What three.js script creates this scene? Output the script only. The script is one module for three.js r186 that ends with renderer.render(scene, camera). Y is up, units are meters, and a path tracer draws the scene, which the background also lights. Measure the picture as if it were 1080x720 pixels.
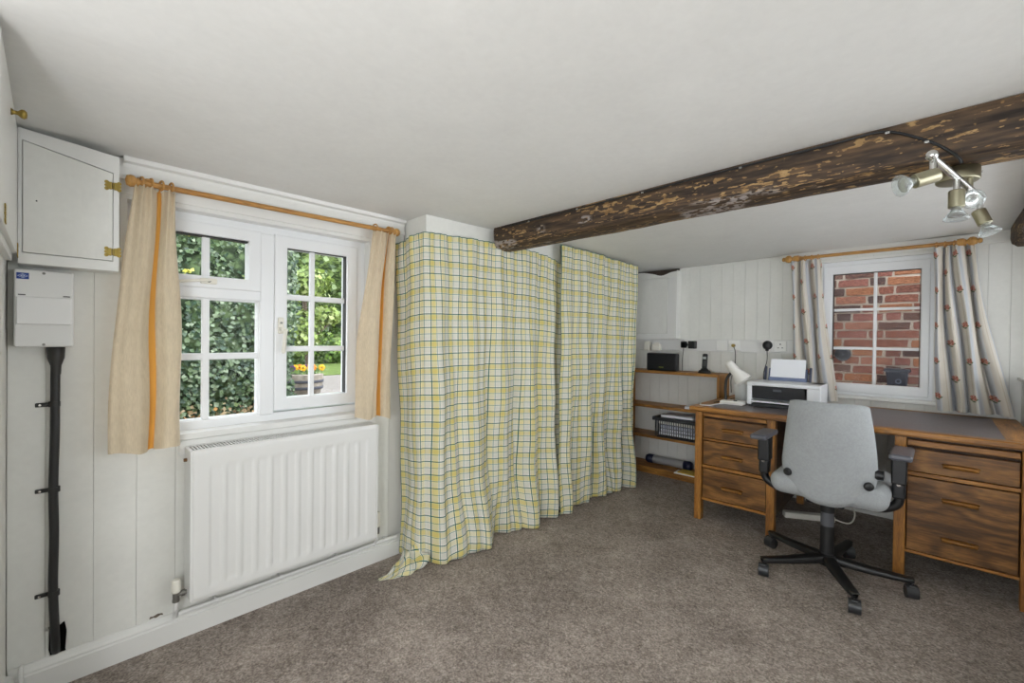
import * as THREE from 'three';
import { RoundedBoxGeometry } from 'three/addons/geometries/RoundedBoxGeometry.js';
import { mergeGeometries } from 'three/addons/utils/BufferGeometryUtils.js';
import { RectAreaLightUniformsLib } from 'three/addons/lights/RectAreaLightUniformsLib.js';

// ---------------------------------------------------------------- camera, sky, exposure
const scene = new THREE.Scene();
const D = Math.PI / 180;
const camera = new THREE.PerspectiveCamera(2 * Math.atan(360 / 467.9) / D, 1.5, 0.03, 200);
camera.position.set(0, 1.2, 0);
camera.rotation.set(-0.464 * D, 43.914 * D, 0.652 * D, 'YXZ');
scene.add(camera);
scene.background = new THREE.Color().setRGB(4.25, 4.45, 4.7);   // even overcast sky
const renderer = new THREE.WebGLRenderer();
renderer.toneMapping = THREE.LinearToneMapping;
renderer.toneMappingExposure = 0.96;
renderer.shadowMap.enabled = true;
RectAreaLightUniformsLib.init();
const FILL_GLOBE_POWER = 2.7;

// ---------------------------------------------------------------- random and noise
let seed = 12345;
const rnd = () => { seed = (seed * 1664525 + 1013904223) >>> 0; return seed / 4294967296; };
const rr = (a, b) => a + (b - a) * rnd();
const hash = (x, y) => { let h = Math.imul(x | 0, 374761393) ^ Math.imul(y | 0, 668265263); h = Math.imul(h ^ (h >>> 13), 1274126177); return ((h ^ (h >>> 16)) >>> 0) / 4294967296; };
const mod = (a, n) => ((a % n) + n) % n;
function vn(x, y, px = 1e6, py = 1e6) {
  const xi = Math.floor(x), yi = Math.floor(y), xf = x - xi, yf = y - yi;
  const u = xf * xf * (3 - 2 * xf), v = yf * yf * (3 - 2 * yf);
  const h = (a, b) => hash(mod(a, px), mod(b, py));
  return (h(xi, yi) * (1 - u) + h(xi + 1, yi) * u) * (1 - v) + (h(xi, yi + 1) * (1 - u) + h(xi + 1, yi + 1) * u) * v;
}
function fbm(x, y, px, py, o = 4) { let s = 0, a = 0.5, n = 0; for (let i = 0; i < o; i++) { s += a * vn(x, y, px, py); n += a; x *= 2; y *= 2; px *= 2; py *= 2; a *= 0.5; } return s / n; }
const clamp = (v, a = 0, b = 1) => Math.min(b, Math.max(a, v));
const sst = (a, b, v) => { const t = clamp((v - a) / (b - a)); return t * t * (3 - 2 * t); };
const lerp = (a, b, t) => a + (b - a) * t;
const mix3 = (a, b, t) => [lerp(a[0], b[0], t), lerp(a[1], b[1], t), lerp(a[2], b[2], t)];

// ---------------------------------------------------------------- textures
function tex(w, h, fn, srgb = true) {
  const d = new Uint8Array(w * h * 4);
  for (let y = 0; y < h; y++) for (let x = 0; x < w; x++) {
    const c = fn(x / w, y / h, x, y), i = (y * w + x) * 4;
    d[i] = clamp(c[0], 0, 255); d[i + 1] = clamp(c[1], 0, 255); d[i + 2] = clamp(c[2], 0, 255); d[i + 3] = 255;
  }
  const t = new THREE.DataTexture(d, w, h, THREE.RGBAFormat);
  t.wrapS = t.wrapT = THREE.RepeatWrapping; t.magFilter = THREE.LinearFilter; t.minFilter = THREE.LinearFilter;
  if (srgb) t.colorSpace = THREE.SRGBColorSpace;
  t.needsUpdate = true; return t;
}
function canvasTex(w, h, draw) {
  const c = document.createElement('canvas'); c.width = w; c.height = h;
  draw(c.getContext('2d'), w, h);
  const t = new THREE.CanvasTexture(c); t.wrapS = t.wrapT = THREE.RepeatWrapping; t.colorSpace = THREE.SRGBColorSpace; t.magFilter = THREE.LinearFilter;
  return t;
}
const M = (o) => new THREE.MeshStandardMaterial(o);
const MP = (o) => new THREE.MeshPhysicalMaterial(o);

const grey = (v) => [v, v, v];
const paintBump = tex(512, 512, (u, v) => grey(255 * (0.6 * fbm(u * 12, v * 12, 12, 12, 4) + 0.4 * fbm(u * 90, v * 20, 90, 20, 2))), false);
const paintMap = (c, k) => tex(512, 512, (u, v) => { const n = (fbm(u * 6, v * 6, 6, 6, 5) - 0.5) * k + (fbm(u * 60, v * 60, 60, 60, 2) - 0.5) * k * 0.5; return [c[0] + n, c[1] + n, c[2] + n]; });
const wallPaint = M({ map: paintMap([229, 229, 223], 9), roughness: 0.55, bumpMap: paintBump, bumpScale: 0.0006 });
const ceilPaint = M({ map: paintMap([233, 233, 230], 8), roughness: 0.9, bumpMap: paintBump, bumpScale: 0.0012 });
const glossWhite = M({ color: '#e5e5e1', roughness: 0.32 });
const upvc = M({ color: '#eceeef', roughness: 0.28 });
const radWhite = M({ color: '#e2e2df', roughness: 0.35 });
const plasticWhite = M({ color: '#e3e3e0', roughness: 0.4 });
const plasterGap = M({ color: '#6d6256', roughness: 1 });
const brass = M({ color: '#a58f4c', metalness: 0.9, roughness: 0.35 });
const chrome = M({ color: '#c9c9c6', metalness: 0.95, roughness: 0.22 });
const nickel = M({ color: '#a9a48c', metalness: 0.95, roughness: 0.34 });
const greyMetal = M({ color: '#85847f', metalness: 0.8, roughness: 0.45 });
const blackPlastic = M({ color: '#17181a', roughness: 0.42 });
const blackRubber = M({ color: '#2b2b2a', roughness: 0.6 });
const darkGrey = M({ color: '#3a3b3e', roughness: 0.5 });
const paper = M({ color: '#eceef2', roughness: 0.9 });
const pane = MP({ color: '#ffffff', transmission: 1, thickness: 0, roughness: 0, ior: 1.1 });
const creamPlastic = M({ color: '#e9e6da', roughness: 0.4 });

function woodTex(dark, mid, light, f1 = 9, knots = 0.5) {
  return tex(1024, 512, (u, v) => {
    const w = fbm(u * 3, v * 5, 3, 5, 3), g = fbm(u * 6, v * 90, 6, 90, 3), p = fbm(u * 40, v * 256, 40, 256, 2);
    const ring = 0.5 + 0.5 * Math.sin((v * f1 + w * 5 * knots + 0.5 * fbm(u * 2, v * 2, 2, 2, 2)) * Math.PI * 2);
    let t = 0.5 * ring * knots + 0.42 * g + 0.3 * w - 0.05;
    t = clamp(t * 1.25 - 0.12);
    const c = t < 0.5 ? mix3(dark, mid, t * 2) : mix3(mid, light, t * 2 - 1);
    const k = 0.82 + 0.36 * p; return [c[0] * k, c[1] * k, c[2] * k];
  });
}
const oakA = woodTex([68, 44, 20], [120, 81, 39], [156, 111, 58], 7, 0.75);
const oakB = woodTex([110, 70, 28], [164, 112, 50], [198, 146, 76], 10, 0.4);
const grainBump = tex(512, 512, (u, v) => grey(255 * fbm(u * 8, v * 128, 8, 128, 3)), false);
const oakFace = M({ map: oakA, roughness: 0.42, bumpMap: grainBump, bumpScale: 0.0005 });
const oakEdge = M({ map: oakB, roughness: 0.38, bumpMap: grainBump, bumpScale: 0.0004 });
const pineShelf = M({ map: woodTex([122, 80, 32], [166, 116, 54], [194, 144, 78], 7, 0.5), roughness: 0.5 });
const rodWood = M({ map: woodTex([160, 112, 54], [196, 148, 80], [214, 172, 104], 5, 0.4), roughness: 0.4 });
const leather = M({ map: tex(256, 256, (u, v) => { const n = (fbm(u * 40, v * 40, 40, 40, 3) - 0.5) * 26; return [100 + n, 92 + n, 95 + n]; }), roughness: 0.36 });

// carpet: one sheet of colour for the whole floor
const carpetMap = tex(2048, 2048, (u, v) => {
  const a = fbm(u * 700, v * 900, 700, 900, 2), b = fbm(u * 220, v * 280, 220, 280, 2), c = fbm(u * 14, v * 18, 14, 18, 4), d = fbm(u * 60, v * 80, 60, 80, 3);
  const n = (a - 0.5) * 84 + (b - 0.5) * 34 + (c - 0.5) * 36 + (d - 0.5) * 22;
  return [149 + n, 138 + n * 0.97, 129 + n * 0.94];
});
const carpetBump = tex(1024, 1024, (u, v) => grey(255 * (0.6 * fbm(u * 330, v * 420, 330, 420, 2) + 0.4 * fbm(u * 90, v * 110, 90, 110, 2))), false);
const carpet = M({ map: carpetMap, roughness: 1, bumpMap: carpetBump, bumpScale: 0.006 });

// old beam: dark stain, ochre chips where the stain has flaked, pale limewash and painted-in gloss
const beamMap = tex(2048, 512, (u, v) => {
  const g = fbm(u * 30, v * 40, 30, 40, 4), s = fbm(u * 14, v * 60, 14, 60, 3);
  let c = mix3([36, 27, 20], [118, 92, 64], clamp(g * 0.9 + s * 0.7 - 0.42) );
  const f1 = fbm(u * 84, v * 80, 84, 80, 4), f2 = fbm(u * 9 + 3, v * 7, 9, 7, 3);
  const chip = sst(0.612, 0.638, f1 * 0.62 + f2 * 0.4 + 0.042 * sst(0.55, 0.75, u) + 0.05 * sst(0.55, 0.8, u) * (1 - sst(0.03, 0.08, v)) + 0.05 * (vn(u * 200, v * 90, 200, 90) - 0.5));
  c = mix3(c, mix3([126, 94, 54], [190, 158, 108], vn(u * 90, v * 70, 90, 70)), chip * 0.9);
  const limeSheen = sst(0.62, 0.7, fbm(u * 8 + 1.7, v * 4 + 2, 8, 4, 3)) * sst(0.42, 0.55, fbm(u * 120, v * 50, 120, 50, 3));
  c = mix3(c, [176, 170, 168], limeSheen * 0.75);
  return c;
});
const beamBump = tex(1024, 512, (u, v) => grey(255 * (0.5 * fbm(u * 30, v * 50, 30, 50, 4) + 0.5 * fbm(u * 70, v * 44, 70, 44, 3))), false);
const beamMat = M({ map: beamMap, roughness: 0.72, bumpMap: beamBump, bumpScale: 0.004 });

// checked cotton
const plaidMap = canvasTex(512, 512, (x, w) => {
  x.fillStyle = '#f3f1e8'; x.fillRect(0, 0, w, w);
  const band = (p, q, col) => { x.fillStyle = col; x.fillRect(p * w, 0, q * w, w); x.fillRect(0, p * w, w, q * w); };
  band(0.05, 0.17, 'rgba(214,192,72,0.44)'); band(0.55, 0.17, 'rgba(226,208,110,0.32)'); band(0.29, 0.16, 'rgba(212,210,198,0.4)'); band(0.79, 0.16, 'rgba(212,210,198,0.35)');
  band(0.0, 0.032, 'rgba(20,86,76,0.92)'); band(0.243, 0.02, 'rgba(48,104,96,0.72)'); band(0.5, 0.032, 'rgba(22,88,78,0.9)'); band(0.743, 0.02, 'rgba(48,104,96,0.72)');
  for (let i = 0; i < 512; i += 4) { x.fillStyle = 'rgba(60,60,40,0.05)'; x.fillRect(i, 0, 1, w); x.fillRect(0, i, w, 1); }
});
const plaid = MP({ map: plaidMap, roughness: 0.95, transmission: 0.12, thickness: 0, side: THREE.DoubleSide });

// plain cream cotton, and orange cloth painting light that glows through a fold
const weave = tex(512, 512, (u, v) => { const n = (fbm(u * 128, v * 40, 128, 40, 2) - 0.5) * 16 + (fbm(u * 10, v * 10, 10, 10, 3) - 0.5) * 10; return [222 + n, 206 + n, 178 + n]; });
const cream = MP({ map: weave, roughness: 0.9, transmission: 0.3, thickness: 0, side: THREE.DoubleSide });
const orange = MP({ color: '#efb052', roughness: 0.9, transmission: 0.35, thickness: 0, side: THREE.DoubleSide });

// striped floral curtain
const floral = canvasTex(1024, 1024, (x, w) => {
  const st = ['#d9d2c5', '#cec4b3', '#dbd6cd', '#c3c6cb', '#cfd0d1', '#d9d2c6'], wd = [0.18, 0.08, 0.2, 0.26, 0.1, 0.18];
  for (let r = 0; r < 4; r++) { let p = r * 0.25; st.forEach((c, i) => { x.fillStyle = c; x.fillRect(p * w, 0, wd[i] * 0.25 * w + 1, w); p += wd[i] * 0.25; }); }
  const flower = (cx, cy) => { x.save(); x.translate(cx, cy); x.scale(1.5, 1.2); cx = cy = 0;
    x.fillStyle = '#5f6e4c';
    for (const [dx, dy, a] of [[-34, 26, 0.5], [36, 22, -0.4], [0, 44, 0.1]]) { x.save(); x.translate(cx + dx, cy + dy); x.rotate(a); x.beginPath(); x.ellipse(0, 0, 22, 8, 0, 0, 7); x.fill(); x.restore(); }
    for (let i = 0; i < 26; i++) { const a = i * 2.4, r = 2 + i * 1.35; x.fillStyle = ['#bd7460', '#c98a78', '#a96252', '#d3a292'][i % 4]; x.beginPath(); x.ellipse(cx + Math.cos(a) * r, cy + Math.sin(a) * r * 0.8, 13, 9, a, 0, 7); x.fill(); }
    x.restore();
  };
  for (const [a, b] of [[0.14, 0.1], [0.14, 0.6], [0.47, 0.35], [0.47, 0.85], [0.8, 0.1], [0.8, 0.6]]) flower(a * w, b * w);
  for (let i = 0; i < w; i += 5) { x.fillStyle = 'rgba(70,60,50,0.05)'; x.fillRect(0, i, w, 2); }
});
const floralMat = MP({ map: floral, roughness: 0.95, transmission: 0.1, thickness: 0, side: THREE.DoubleSide });
const chairCloth = M({ map: tex(512, 512, (u, v) => { const n = (fbm(u * 160, v * 160, 160, 160, 2) - 0.5) * 14 + (fbm(u * 7, v * 7, 7, 7, 4) - 0.5) * 14; return [159 + n, 162 + n, 163 + n]; }), roughness: 0.95 });

// ---------------------------------------------------------------- helpers
const used = {};
function numbered(n) { used[n] = (used[n] ?? -1) + 1; return used[n] ? n + '_' + String(used[n]).padStart(3, '0') : n; }
function shadow(m) { m.castShadow = true; m.receiveShadow = true; return m; }
function mesh(name, geo, mat, parent = scene, pos, rot) {
  const m = shadow(new THREE.Mesh(Array.isArray(geo) ? join(geo) : geo, mat));
  m.name = parent === scene ? numbered(name) : name;
  if (pos) m.position.set(...pos); if (rot) m.rotation.set(...rot);
  parent.add(m); return m;
}
function tag(o, label, category, group) { o.userData.label = label; o.userData.category = category; if (group) o.userData.group = group; return o; }
function thing(name, label, category, pos = [0, 0, 0], ry = 0, group) {
  const g = new THREE.Group(); g.name = numbered(name); g.position.set(...pos); g.rotation.y = ry; scene.add(g); return tag(g, label, category, group);
}
function part(name, parent, pos = [0, 0, 0], rot) { const g = new THREE.Group(); g.name = name; g.position.set(...pos); if (rot) g.rotation.set(...rot); parent.add(g); return g; }
function setting(name, label) { const g = new THREE.Group(); g.name = name; g.userData.kind = 'structure'; if (label) g.userData.label = label; scene.add(g); return g; }
function struct(name, geo, mat, label) { const m = mesh(name, geo, mat); m.userData.kind = 'structure'; if (label) m.userData.label = label; return m; }
function join(list) { return mergeGeometries(list.map((g) => { const n = g.index ? g.toNonIndexed() : g.clone(); for (const k of Object.keys(n.attributes)) if (!['position', 'normal', 'uv'].includes(k)) n.deleteAttribute(k); if (!n.attributes.uv) n.setAttribute('uv', new THREE.BufferAttribute(new Float32Array(n.attributes.position.count * 2), 2)); n.clearGroups(); return n; })); }
// uv in metres by the way a face points; g = the axis the grain follows
function metric(geo, g = 'x', s = 1, o = [0, 0]) {
  const q = geo.index ? geo.toNonIndexed() : geo; const p = q.attributes.position, n = q.attributes.normal, uv = new Float32Array(p.count * 2), gi = 'xyz'.indexOf(g);
  for (let i = 0; i < p.count; i += 3) {
    const N = [0, 1, 2].map((k) => Math.abs(n.getComponent(i, k) + n.getComponent(i + 1, k) + n.getComponent(i + 2, k)));
    const d = N.indexOf(Math.max(...N)), ax = [0, 1, 2].filter((k) => k !== d);
    const ua = ax.includes(gi) ? gi : ax[0], va = ax.find((k) => k !== ua);
    for (let j = i; j < i + 3; j++) { uv[j * 2] = p.getComponent(j, ua) * s + o[0]; uv[j * 2 + 1] = p.getComponent(j, va) * s + o[1]; }
  }
  q.setAttribute('uv', new THREE.BufferAttribute(uv, 2)); return q;
}
function bx(w, h, d, r = 0.002, x = 0, y = 0, z = 0, seg = 1) {
  const q = Math.min(r, w / 2.05, h / 2.05, d / 2.05);
  const g = q > 0 ? new RoundedBoxGeometry(w, h, d, seg, q) : new THREE.BoxGeometry(w, h, d);
  return g.translate(x, y, z);
}
// box given by its two corners
function cb(x0, x1, y0, y1, z0, z1, r = 0.002, seg = 1) { return bx(Math.abs(x1 - x0), Math.abs(y1 - y0), Math.abs(z1 - z0), r, (x0 + x1) / 2, (y0 + y1) / 2, (z0 + z1) / 2, seg); }
const wood = (geo, g) => metric(geo, g, 1, [rnd(), rnd()]);
function tube(pts, r, seg = 24, rad = 8) { return new THREE.TubeGeometry(new THREE.CatmullRomCurve3(pts.map((p) => new THREE.Vector3(...p))), seg, r, rad); }
function cyl(r0, r1, h, x = 0, y = 0, z = 0, n = 20) { return new THREE.CylinderGeometry(r0, r1, h, n).translate(x, y, z); }
function lathe(pts, n = 20) { return new THREE.LatheGeometry(pts.map((p) => new THREE.Vector2(...p)), n); }
function sheet(nu, nv, f, uvf = (s, t) => [s, t]) {
  const P = [], U = [], I = [];
  for (let j = 0; j <= nv; j++) for (let i = 0; i <= nu; i++) { P.push(...f(i / nu, j / nv)); U.push(...uvf(i / nu, j / nv)); }
  for (let j = 0; j < nv; j++) for (let i = 0; i < nu; i++) { const a = j * (nu + 1) + i, b = a + 1, c = a + nu + 1, d = c + 1; I.push(a, c, b, b, c, d); }
  const g = new THREE.BufferGeometry(); g.setAttribute('position', new THREE.Float32BufferAttribute(P, 3)); g.setAttribute('uv', new THREE.Float32BufferAttribute(U, 2)); g.setIndex(I); g.computeVertexNormals(); return g;
}
// closed cushion: outline x = s*halfWidth(t) between bottom(s) and top(s), thickness th
function cushion(half, bot, top, th, bend, n = 28) {
  const e = (s, t) => Math.pow(Math.max(0, 1 - Math.pow(Math.abs(s), 8)), 0.5) * Math.pow(Math.max(0, 1 - Math.pow(Math.abs(2 * t - 1), 10)), 0.5);
  const side = (k) => sheet(n, n, (a, t) => { const s0 = 2 * a - 1, s = Math.sign(s0) * (1 - Math.pow(1 - Math.abs(s0), 1.6)), y = lerp(bot(s), top(s), t); return [s * half(t), y, bend(s, t) + k * th * e(s, t)]; }, (a, t) => [a * 0.5, t * 0.5]);
  return join([side(1), side(-1)]);
}
function prism(pts, depth, bevel = 0, hole) {   // outline in x,y, extruded along +z
  const s = new THREE.Shape(pts.map((p) => new THREE.Vector2(...p)));
  for (const h of hole ?? []) s.holes.push(new THREE.Path(h.map((p) => new THREE.Vector2(...p))));
  return new THREE.ExtrudeGeometry(s, { depth, bevelEnabled: bevel > 0, bevelSize: bevel, bevelThickness: bevel, bevelSegments: 2, bevelOffset: -bevel });
}
// rectangular frames as one solid with a hole; w = [low side, high side, bottom, top] widths
const ws = (w) => (Array.isArray(w) ? w : [w, w, w, w]);
function ringX(x0, x1, z0, z1, y0, y1, w, bev = 0.003) { const [a, b, c, d] = ws(w); return prism(rect(-z1, -z0, y0, y1), x1 - x0 - 2 * bev, bev, [rect(-z1 + b, -z0 - a, y0 + c, y1 - d)]).rotateY(Math.PI / 2).translate(x0 + bev, 0, 0); }
function ringZ(z0, z1, x0, x1, y0, y1, w, bev = 0.003) { const [a, b, c, d] = ws(w); return prism(rect(x0, x1, y0, y1), z1 - z0 - 2 * bev, bev, [rect(x0 + a, x1 - b, y0 + c, y1 - d)]).translate(0, 0, z0 + bev); }
const rect = (a, b, c, d) => [[a, c], [b, c], [b, d], [a, d]];

// ---------------------------------------------------------------- the room
const XL = -2.16, ZB = -3.95, XR = 0.5, ZN = 0.1;
const ceilY = (x) => 1.842 + 0.016 * (x + 2.16);
const floorG = new THREE.PlaneGeometry(4.9, 6.9).rotateX(-Math.PI / 2).translate(0.05, 0, -0.75);
{ const p = floorG.attributes.position, uv = floorG.attributes.uv; for (let i = 0; i < p.count; i++) uv.setXY(i, (p.getX(i) + 2.4) / 3.2, (p.getZ(i) + 4.2) / 3.2 * 0.78); }
const floorM = struct('floor', [floorG, cb(-2.4, 2.5, -0.2, -0.004, -4.2, 2.7, 0)], carpet, 'mottled taupe carpet covering the whole floor');
{ // ceiling: slightly out of level, thick
  const g = new THREE.BoxGeometry(5.1, 0.2, 7.2, 10, 1, 14).translate(0.05, 0.1, -0.75), p = g.attributes.position;
  for (let i = 0; i < p.count; i++) p.setY(i, p.getY(i) + ceilY(p.getX(i)) + (p.getY(i) < 0.05 ? 0.004 * (fbm(p.getX(i) * 2 + 9, p.getZ(i) * 2 + 9, 999, 999, 2) - 0.5) : 0));
  g.computeVertexNormals();
  struct('ceiling', metric(g, 'x', 1), ceilPaint, 'white painted low ceiling');
}
// left wall: masonry with the window opening, a hollow behind the boards, boards in front
const W1 = { z0: -1.165, z1: -0.185, y0: 0.795, y1: 1.705 };
{
  const g = setting('wall_left', 'white boarded wall with the wide cottage window');
  const outer = prism(rect(-0.4, 4.2, -0.2, 2.0), 0.2, 0, [rect(-W1.z1, -W1.z0, W1.y0, W1.y1)]);   // shape x = -z
  outer.rotateY(Math.PI / 2).translate(XL - 0.012 - 0.25, 0, 0);
  const inner = prism(rect(-0.4, 4.2, -0.2, 1.9), 0.05, 0, [rect(-W1.z1, -W1.z0, W1.y0, W1.y1), rect(-0.004, 0.039, 0.085, 0.2)]);
  inner.rotateY(Math.PI / 2).translate(XL - 0.012 - 0.05, 0, 0);
  mesh('masonry', [outer, inner], M({ color: '#d6d5cf', roughness: 0.9 }), g);
  mesh('hole_shade', cb(XL - 0.063, XL - 0.055, 0.07, 0.22, -0.05, 0.02, 0), M({ color: '#1a1512', roughness: 1 }), g);  // dark sheet and ring paint the shade inside the cable hole
  mesh('hole_shade_ring', ringX(XL - 0.056, XL - 0.0125, -0.0392, 0.0042, 0.0848, 0.2002, 0.0012, 0.0002), M({ color: '#1a1512', roughness: 1 }), g);
  const joints = []; for (let k = -2; k <= 10; k++) joints.push(-0.105 - 0.1175 * k);
  for (let k = 0; k < joints.length - 1; k++) {
    const hi = Math.min(joints[k] - 0.0002, 0.0985), lo = joints[k + 1] + 0.0002, T = 1.835;
    const poly = (pts) => mesh('board', metric(prism(pts, 0.009, 0.0015).rotateY(Math.PI / 2).translate(XL - 0.0105, 0, 0), 'y'), wallPaint, g);
    const plain = (y0, y1) => mesh('board', metric(cb(XL - 0.012, XL, y0, y1, lo, hi, 0.002), 'y'), wallPaint, g);
    if (hi > -0.004 && lo < -0.033) poly([[-hi, 0.0], [-lo, 0.0], [-lo, T], [-hi, T], [-hi, 0.204], [-0.003, 0.203], [0.004, 0.196], [0.024, 0.199], [0.034, 0.208], [0.0395, 0.17], [0.036, 0.11], [0.038, 0.1], [0.02, 0.088], [0.003, 0.085], [-0.004, 0.12], [-0.003, 0.19], [-hi, 0.191]]);   // ragged cut for the cable
    else if (lo >= W1.z1 - 0.004 || hi <= W1.z0 + 0.004) plain(0, T);
    else if (hi > W1.z1 + 0.004) poly([[-hi, 0], [-lo, 0], [-lo, W1.y0], [-W1.z1, W1.y0], [-W1.z1, W1.y1], [-lo, W1.y1], [-lo, T], [-hi, T]]);
    else if (lo < W1.z0 - 0.004) poly([[-hi, 0], [-lo, 0], [-lo, T], [-hi, T], [-hi, W1.y1], [-W1.z0, W1.y1], [-W1.z0, W1.y0], [-hi, W1.y0]]);
    else { plain(0, W1.y0); plain(W1.y1, T); }
  }
}
{ // skirting on the left wall
  const prof = [[0, 0], [0.023, 0], [0.023, 0.072], [0.018, 0.076], [0.018, 0.083], [0.012, 0.09], [0.007, 0.102], [0, 0.104]];
  const s = prism(prof, 1.46).translate(XL, 0, -1.365);
  const m = struct('baseboard_left', metric(s, 'z'), glossWhite, 'white moulded skirting board under the radiator');
  const chip = prism([[0, 0], [0.012, 0.002], [0.02, -0.002], [0.034, 0.004], [0.042, 0.0], [0.04, 0.008], [0.026, 0.012], [0.012, 0.007], [0.002, 0.009]], 0.0012);
  mesh('plaster_chip', chip.rotateY(Math.PI / 2).translate(XL, 0.108, -0.262), plasterGap, m).userData.label = 'brown patch of chipped plaster above skirting';
}
// near wall with a short return, closing the corner at the left edge
tag(mesh('pipe_stub', [cyl(0.0065, 0.0065, 0.118, 0, 0.059, 0, 12), cyl(0.0045, 0.0045, 0.004, 0, 0.119, 0, 10)], glossWhite, scene, [-2.127, 0, 0.066]), 'short white capped pipe stub in front of the skirting at the left corner', 'pipe');
struct('wall_near', metric(cb(-2.41, -1.36, 0, 1.9, ZN, ZN + 0.1, 0), 'y'), wallPaint, 'white wall return at the left edge of the picture');
struct('baseboard_near', prism([[0, 0], [0.02, 0], [0.02, 0.075], [0.012, 0.092], [0, 0.1]], 0.72).rotateY(Math.PI / 2).translate(-2.137, 0, ZN), glossWhite, 'white skirting on the wall return');
// back wall
const W2 = { x0: -0.64, x1: -0.015, y0: 0.8, y1: 1.79 };
{
  const g = setting('wall_back', 'white boarded wall behind the desk with a small window');
  mesh('masonry', prism(rect(-2.41, 0.75, -0.2, 2.0), 0.24, 0, [rect(W2.x0, W2.x1, W2.y0, W2.y1)]).translate(0, 0, ZB - 0.25), M({ color: '#d6d5cf', roughness: 0.9 }), g);
  let x = -2.155, k = 0;
  const widths = [0.092, 0.088, 0.094, 0.09];
  while (x < XR) {
    const w = widths[k++ % 4], a = x + 0.0002, b = Math.min(x + w - 0.0002, XR); x += w;
    const inWin = b > W2.x0 + 0.004 && a < W2.x1 - 0.004;
    const put = (y0, y1) => mesh('board', metric(cb(a, b, y0, y1, ZB - 0.01, ZB, 0.0022), 'y'), wallPaint, g);
    if (inWin) { put(0, W2.y0); put(W2.y1, ceilY(a) - 0.003); } else put(0, ceilY(a) - 0.003);
  }
}
const W4 = { z0: -3.75, z1: -0.95, y0: 0.7, y1: 1.7 };
struct('wall_right', metric(join([prism(rect(0.4, 4.15, -0.1, 2.0), 0.2, 0, [rect(-W4.z1, -W4.z0, W4.y0, W4.y1)]).rotateY(Math.PI / 2).translate(XR, 0, 0), cb(XR + 0.2, 2.4, -0.1, 2.0, -0.6, -0.4, 0), cb(2.2, 2.4, -0.1, 2.0, -0.4, 2.7, 0)]), 'y'), wallPaint, 'white wall beyond the right edge of the picture');
// the part of the room behind the camera, with an unseen window added for fill light
const W3 = { x0: -1.9, x1: 2.0, y0: 0.4, y1: 1.76 };
struct('wall_rear', metric(join([prism(rect(-2.4, 2.4, -0.1, 2.0), 0.2, 0, [rect(W3.x0, W3.x1, W3.y0, W3.y1)]).translate(0, 0, 2.5), cb(-2.4, -2.2, -0.1, 2.0, 0.2, 2.5, 0)]), 'y'), wallPaint, 'white wall behind the camera with an added fill window');
{
  const g = setting('added_window_3', 'added long fill window out of view behind the camera');
  const f = [cb(W3.x0, W3.x1, W3.y0, W3.y0 + 0.05, 2.55, 2.6), cb(W3.x0, W3.x1, W3.y1 - 0.05, W3.y1, 2.55, 2.6)];
  for (const x of [W3.x0 + 0.025, -0.6, 0.7, W3.x1 - 0.025]) f.push(cb(x - 0.025, x + 0.025, W3.y0 + 0.05, W3.y1 - 0.05, 2.552, 2.598));
  mesh('frame', f, upvc, g);
  for (const [a, b] of [[W3.x0 + 0.05, -0.625], [-0.575, 0.675], [0.725, W3.x1 - 0.05]]) mesh('pane', cb(a, b, W3.y0 + 0.05, W3.y1 - 0.05, 2.574, 2.578, 0), pane, g);
}
{
  const g = setting('added_window_4', 'added fill window in the wall beyond the right edge of the picture'), xm = XR + 0.1;  // unseen window added to even out the room light
  mesh('frame', ringX(xm, xm + 0.06, W4.z0, W4.z1, W4.y0, W4.y1, 0.05), upvc, g);
  for (const z of [-2.8, -1.85]) mesh('mullion', cb(xm + 0.002, xm + 0.058, W4.y0 + 0.05, W4.y1 - 0.05, z - 0.025, z + 0.025), upvc, g);
  for (const [a, b] of [[W4.z0 + 0.05, -2.825], [-2.775, -1.875], [-1.825, W4.z1 - 0.05]]) mesh('pane', cb(xm + 0.03, xm + 0.034, W4.y0 + 0.05, W4.y1 - 0.05, a, b, 0), pane, g);
}
// trims
struct('trim_1', [prism([[0, 0], [0.012, 0], [0.016, -0.012], [0.03, -0.018], [0.034, -0.034], [0, -0.034]].map(([a, b]) => [a, -b - 0.034]), 1.18).translate(XL, ceilY(XL) + 0.001, -1.36), cb(XL + 0.0002, XL + 0.012, 1.712, 1.84, -1.36, -0.165, 0.003), cb(XL + 0.001, XL + 0.02, 1.762, 1.779, -1.36, -0.165, 0.004)], glossWhite, 'white cornice moulding above the wide window');
struct('trim_2', [cb(-0.9, XR, 1.803, ceilY(0) - 0.004, ZB, ZB + 0.014, 0.003)], wallPaint, 'white rail along the top of the back wall');
struct('trim_3', [cb(0.335, XR, 0.985, 1.003, ZB, -3.35, 0.004), cb(0.352, XR, 0.1, 0.985, ZB, -3.38, 0.002)], glossWhite, 'white ledge and boxing at the right edge beside the desk');

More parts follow.
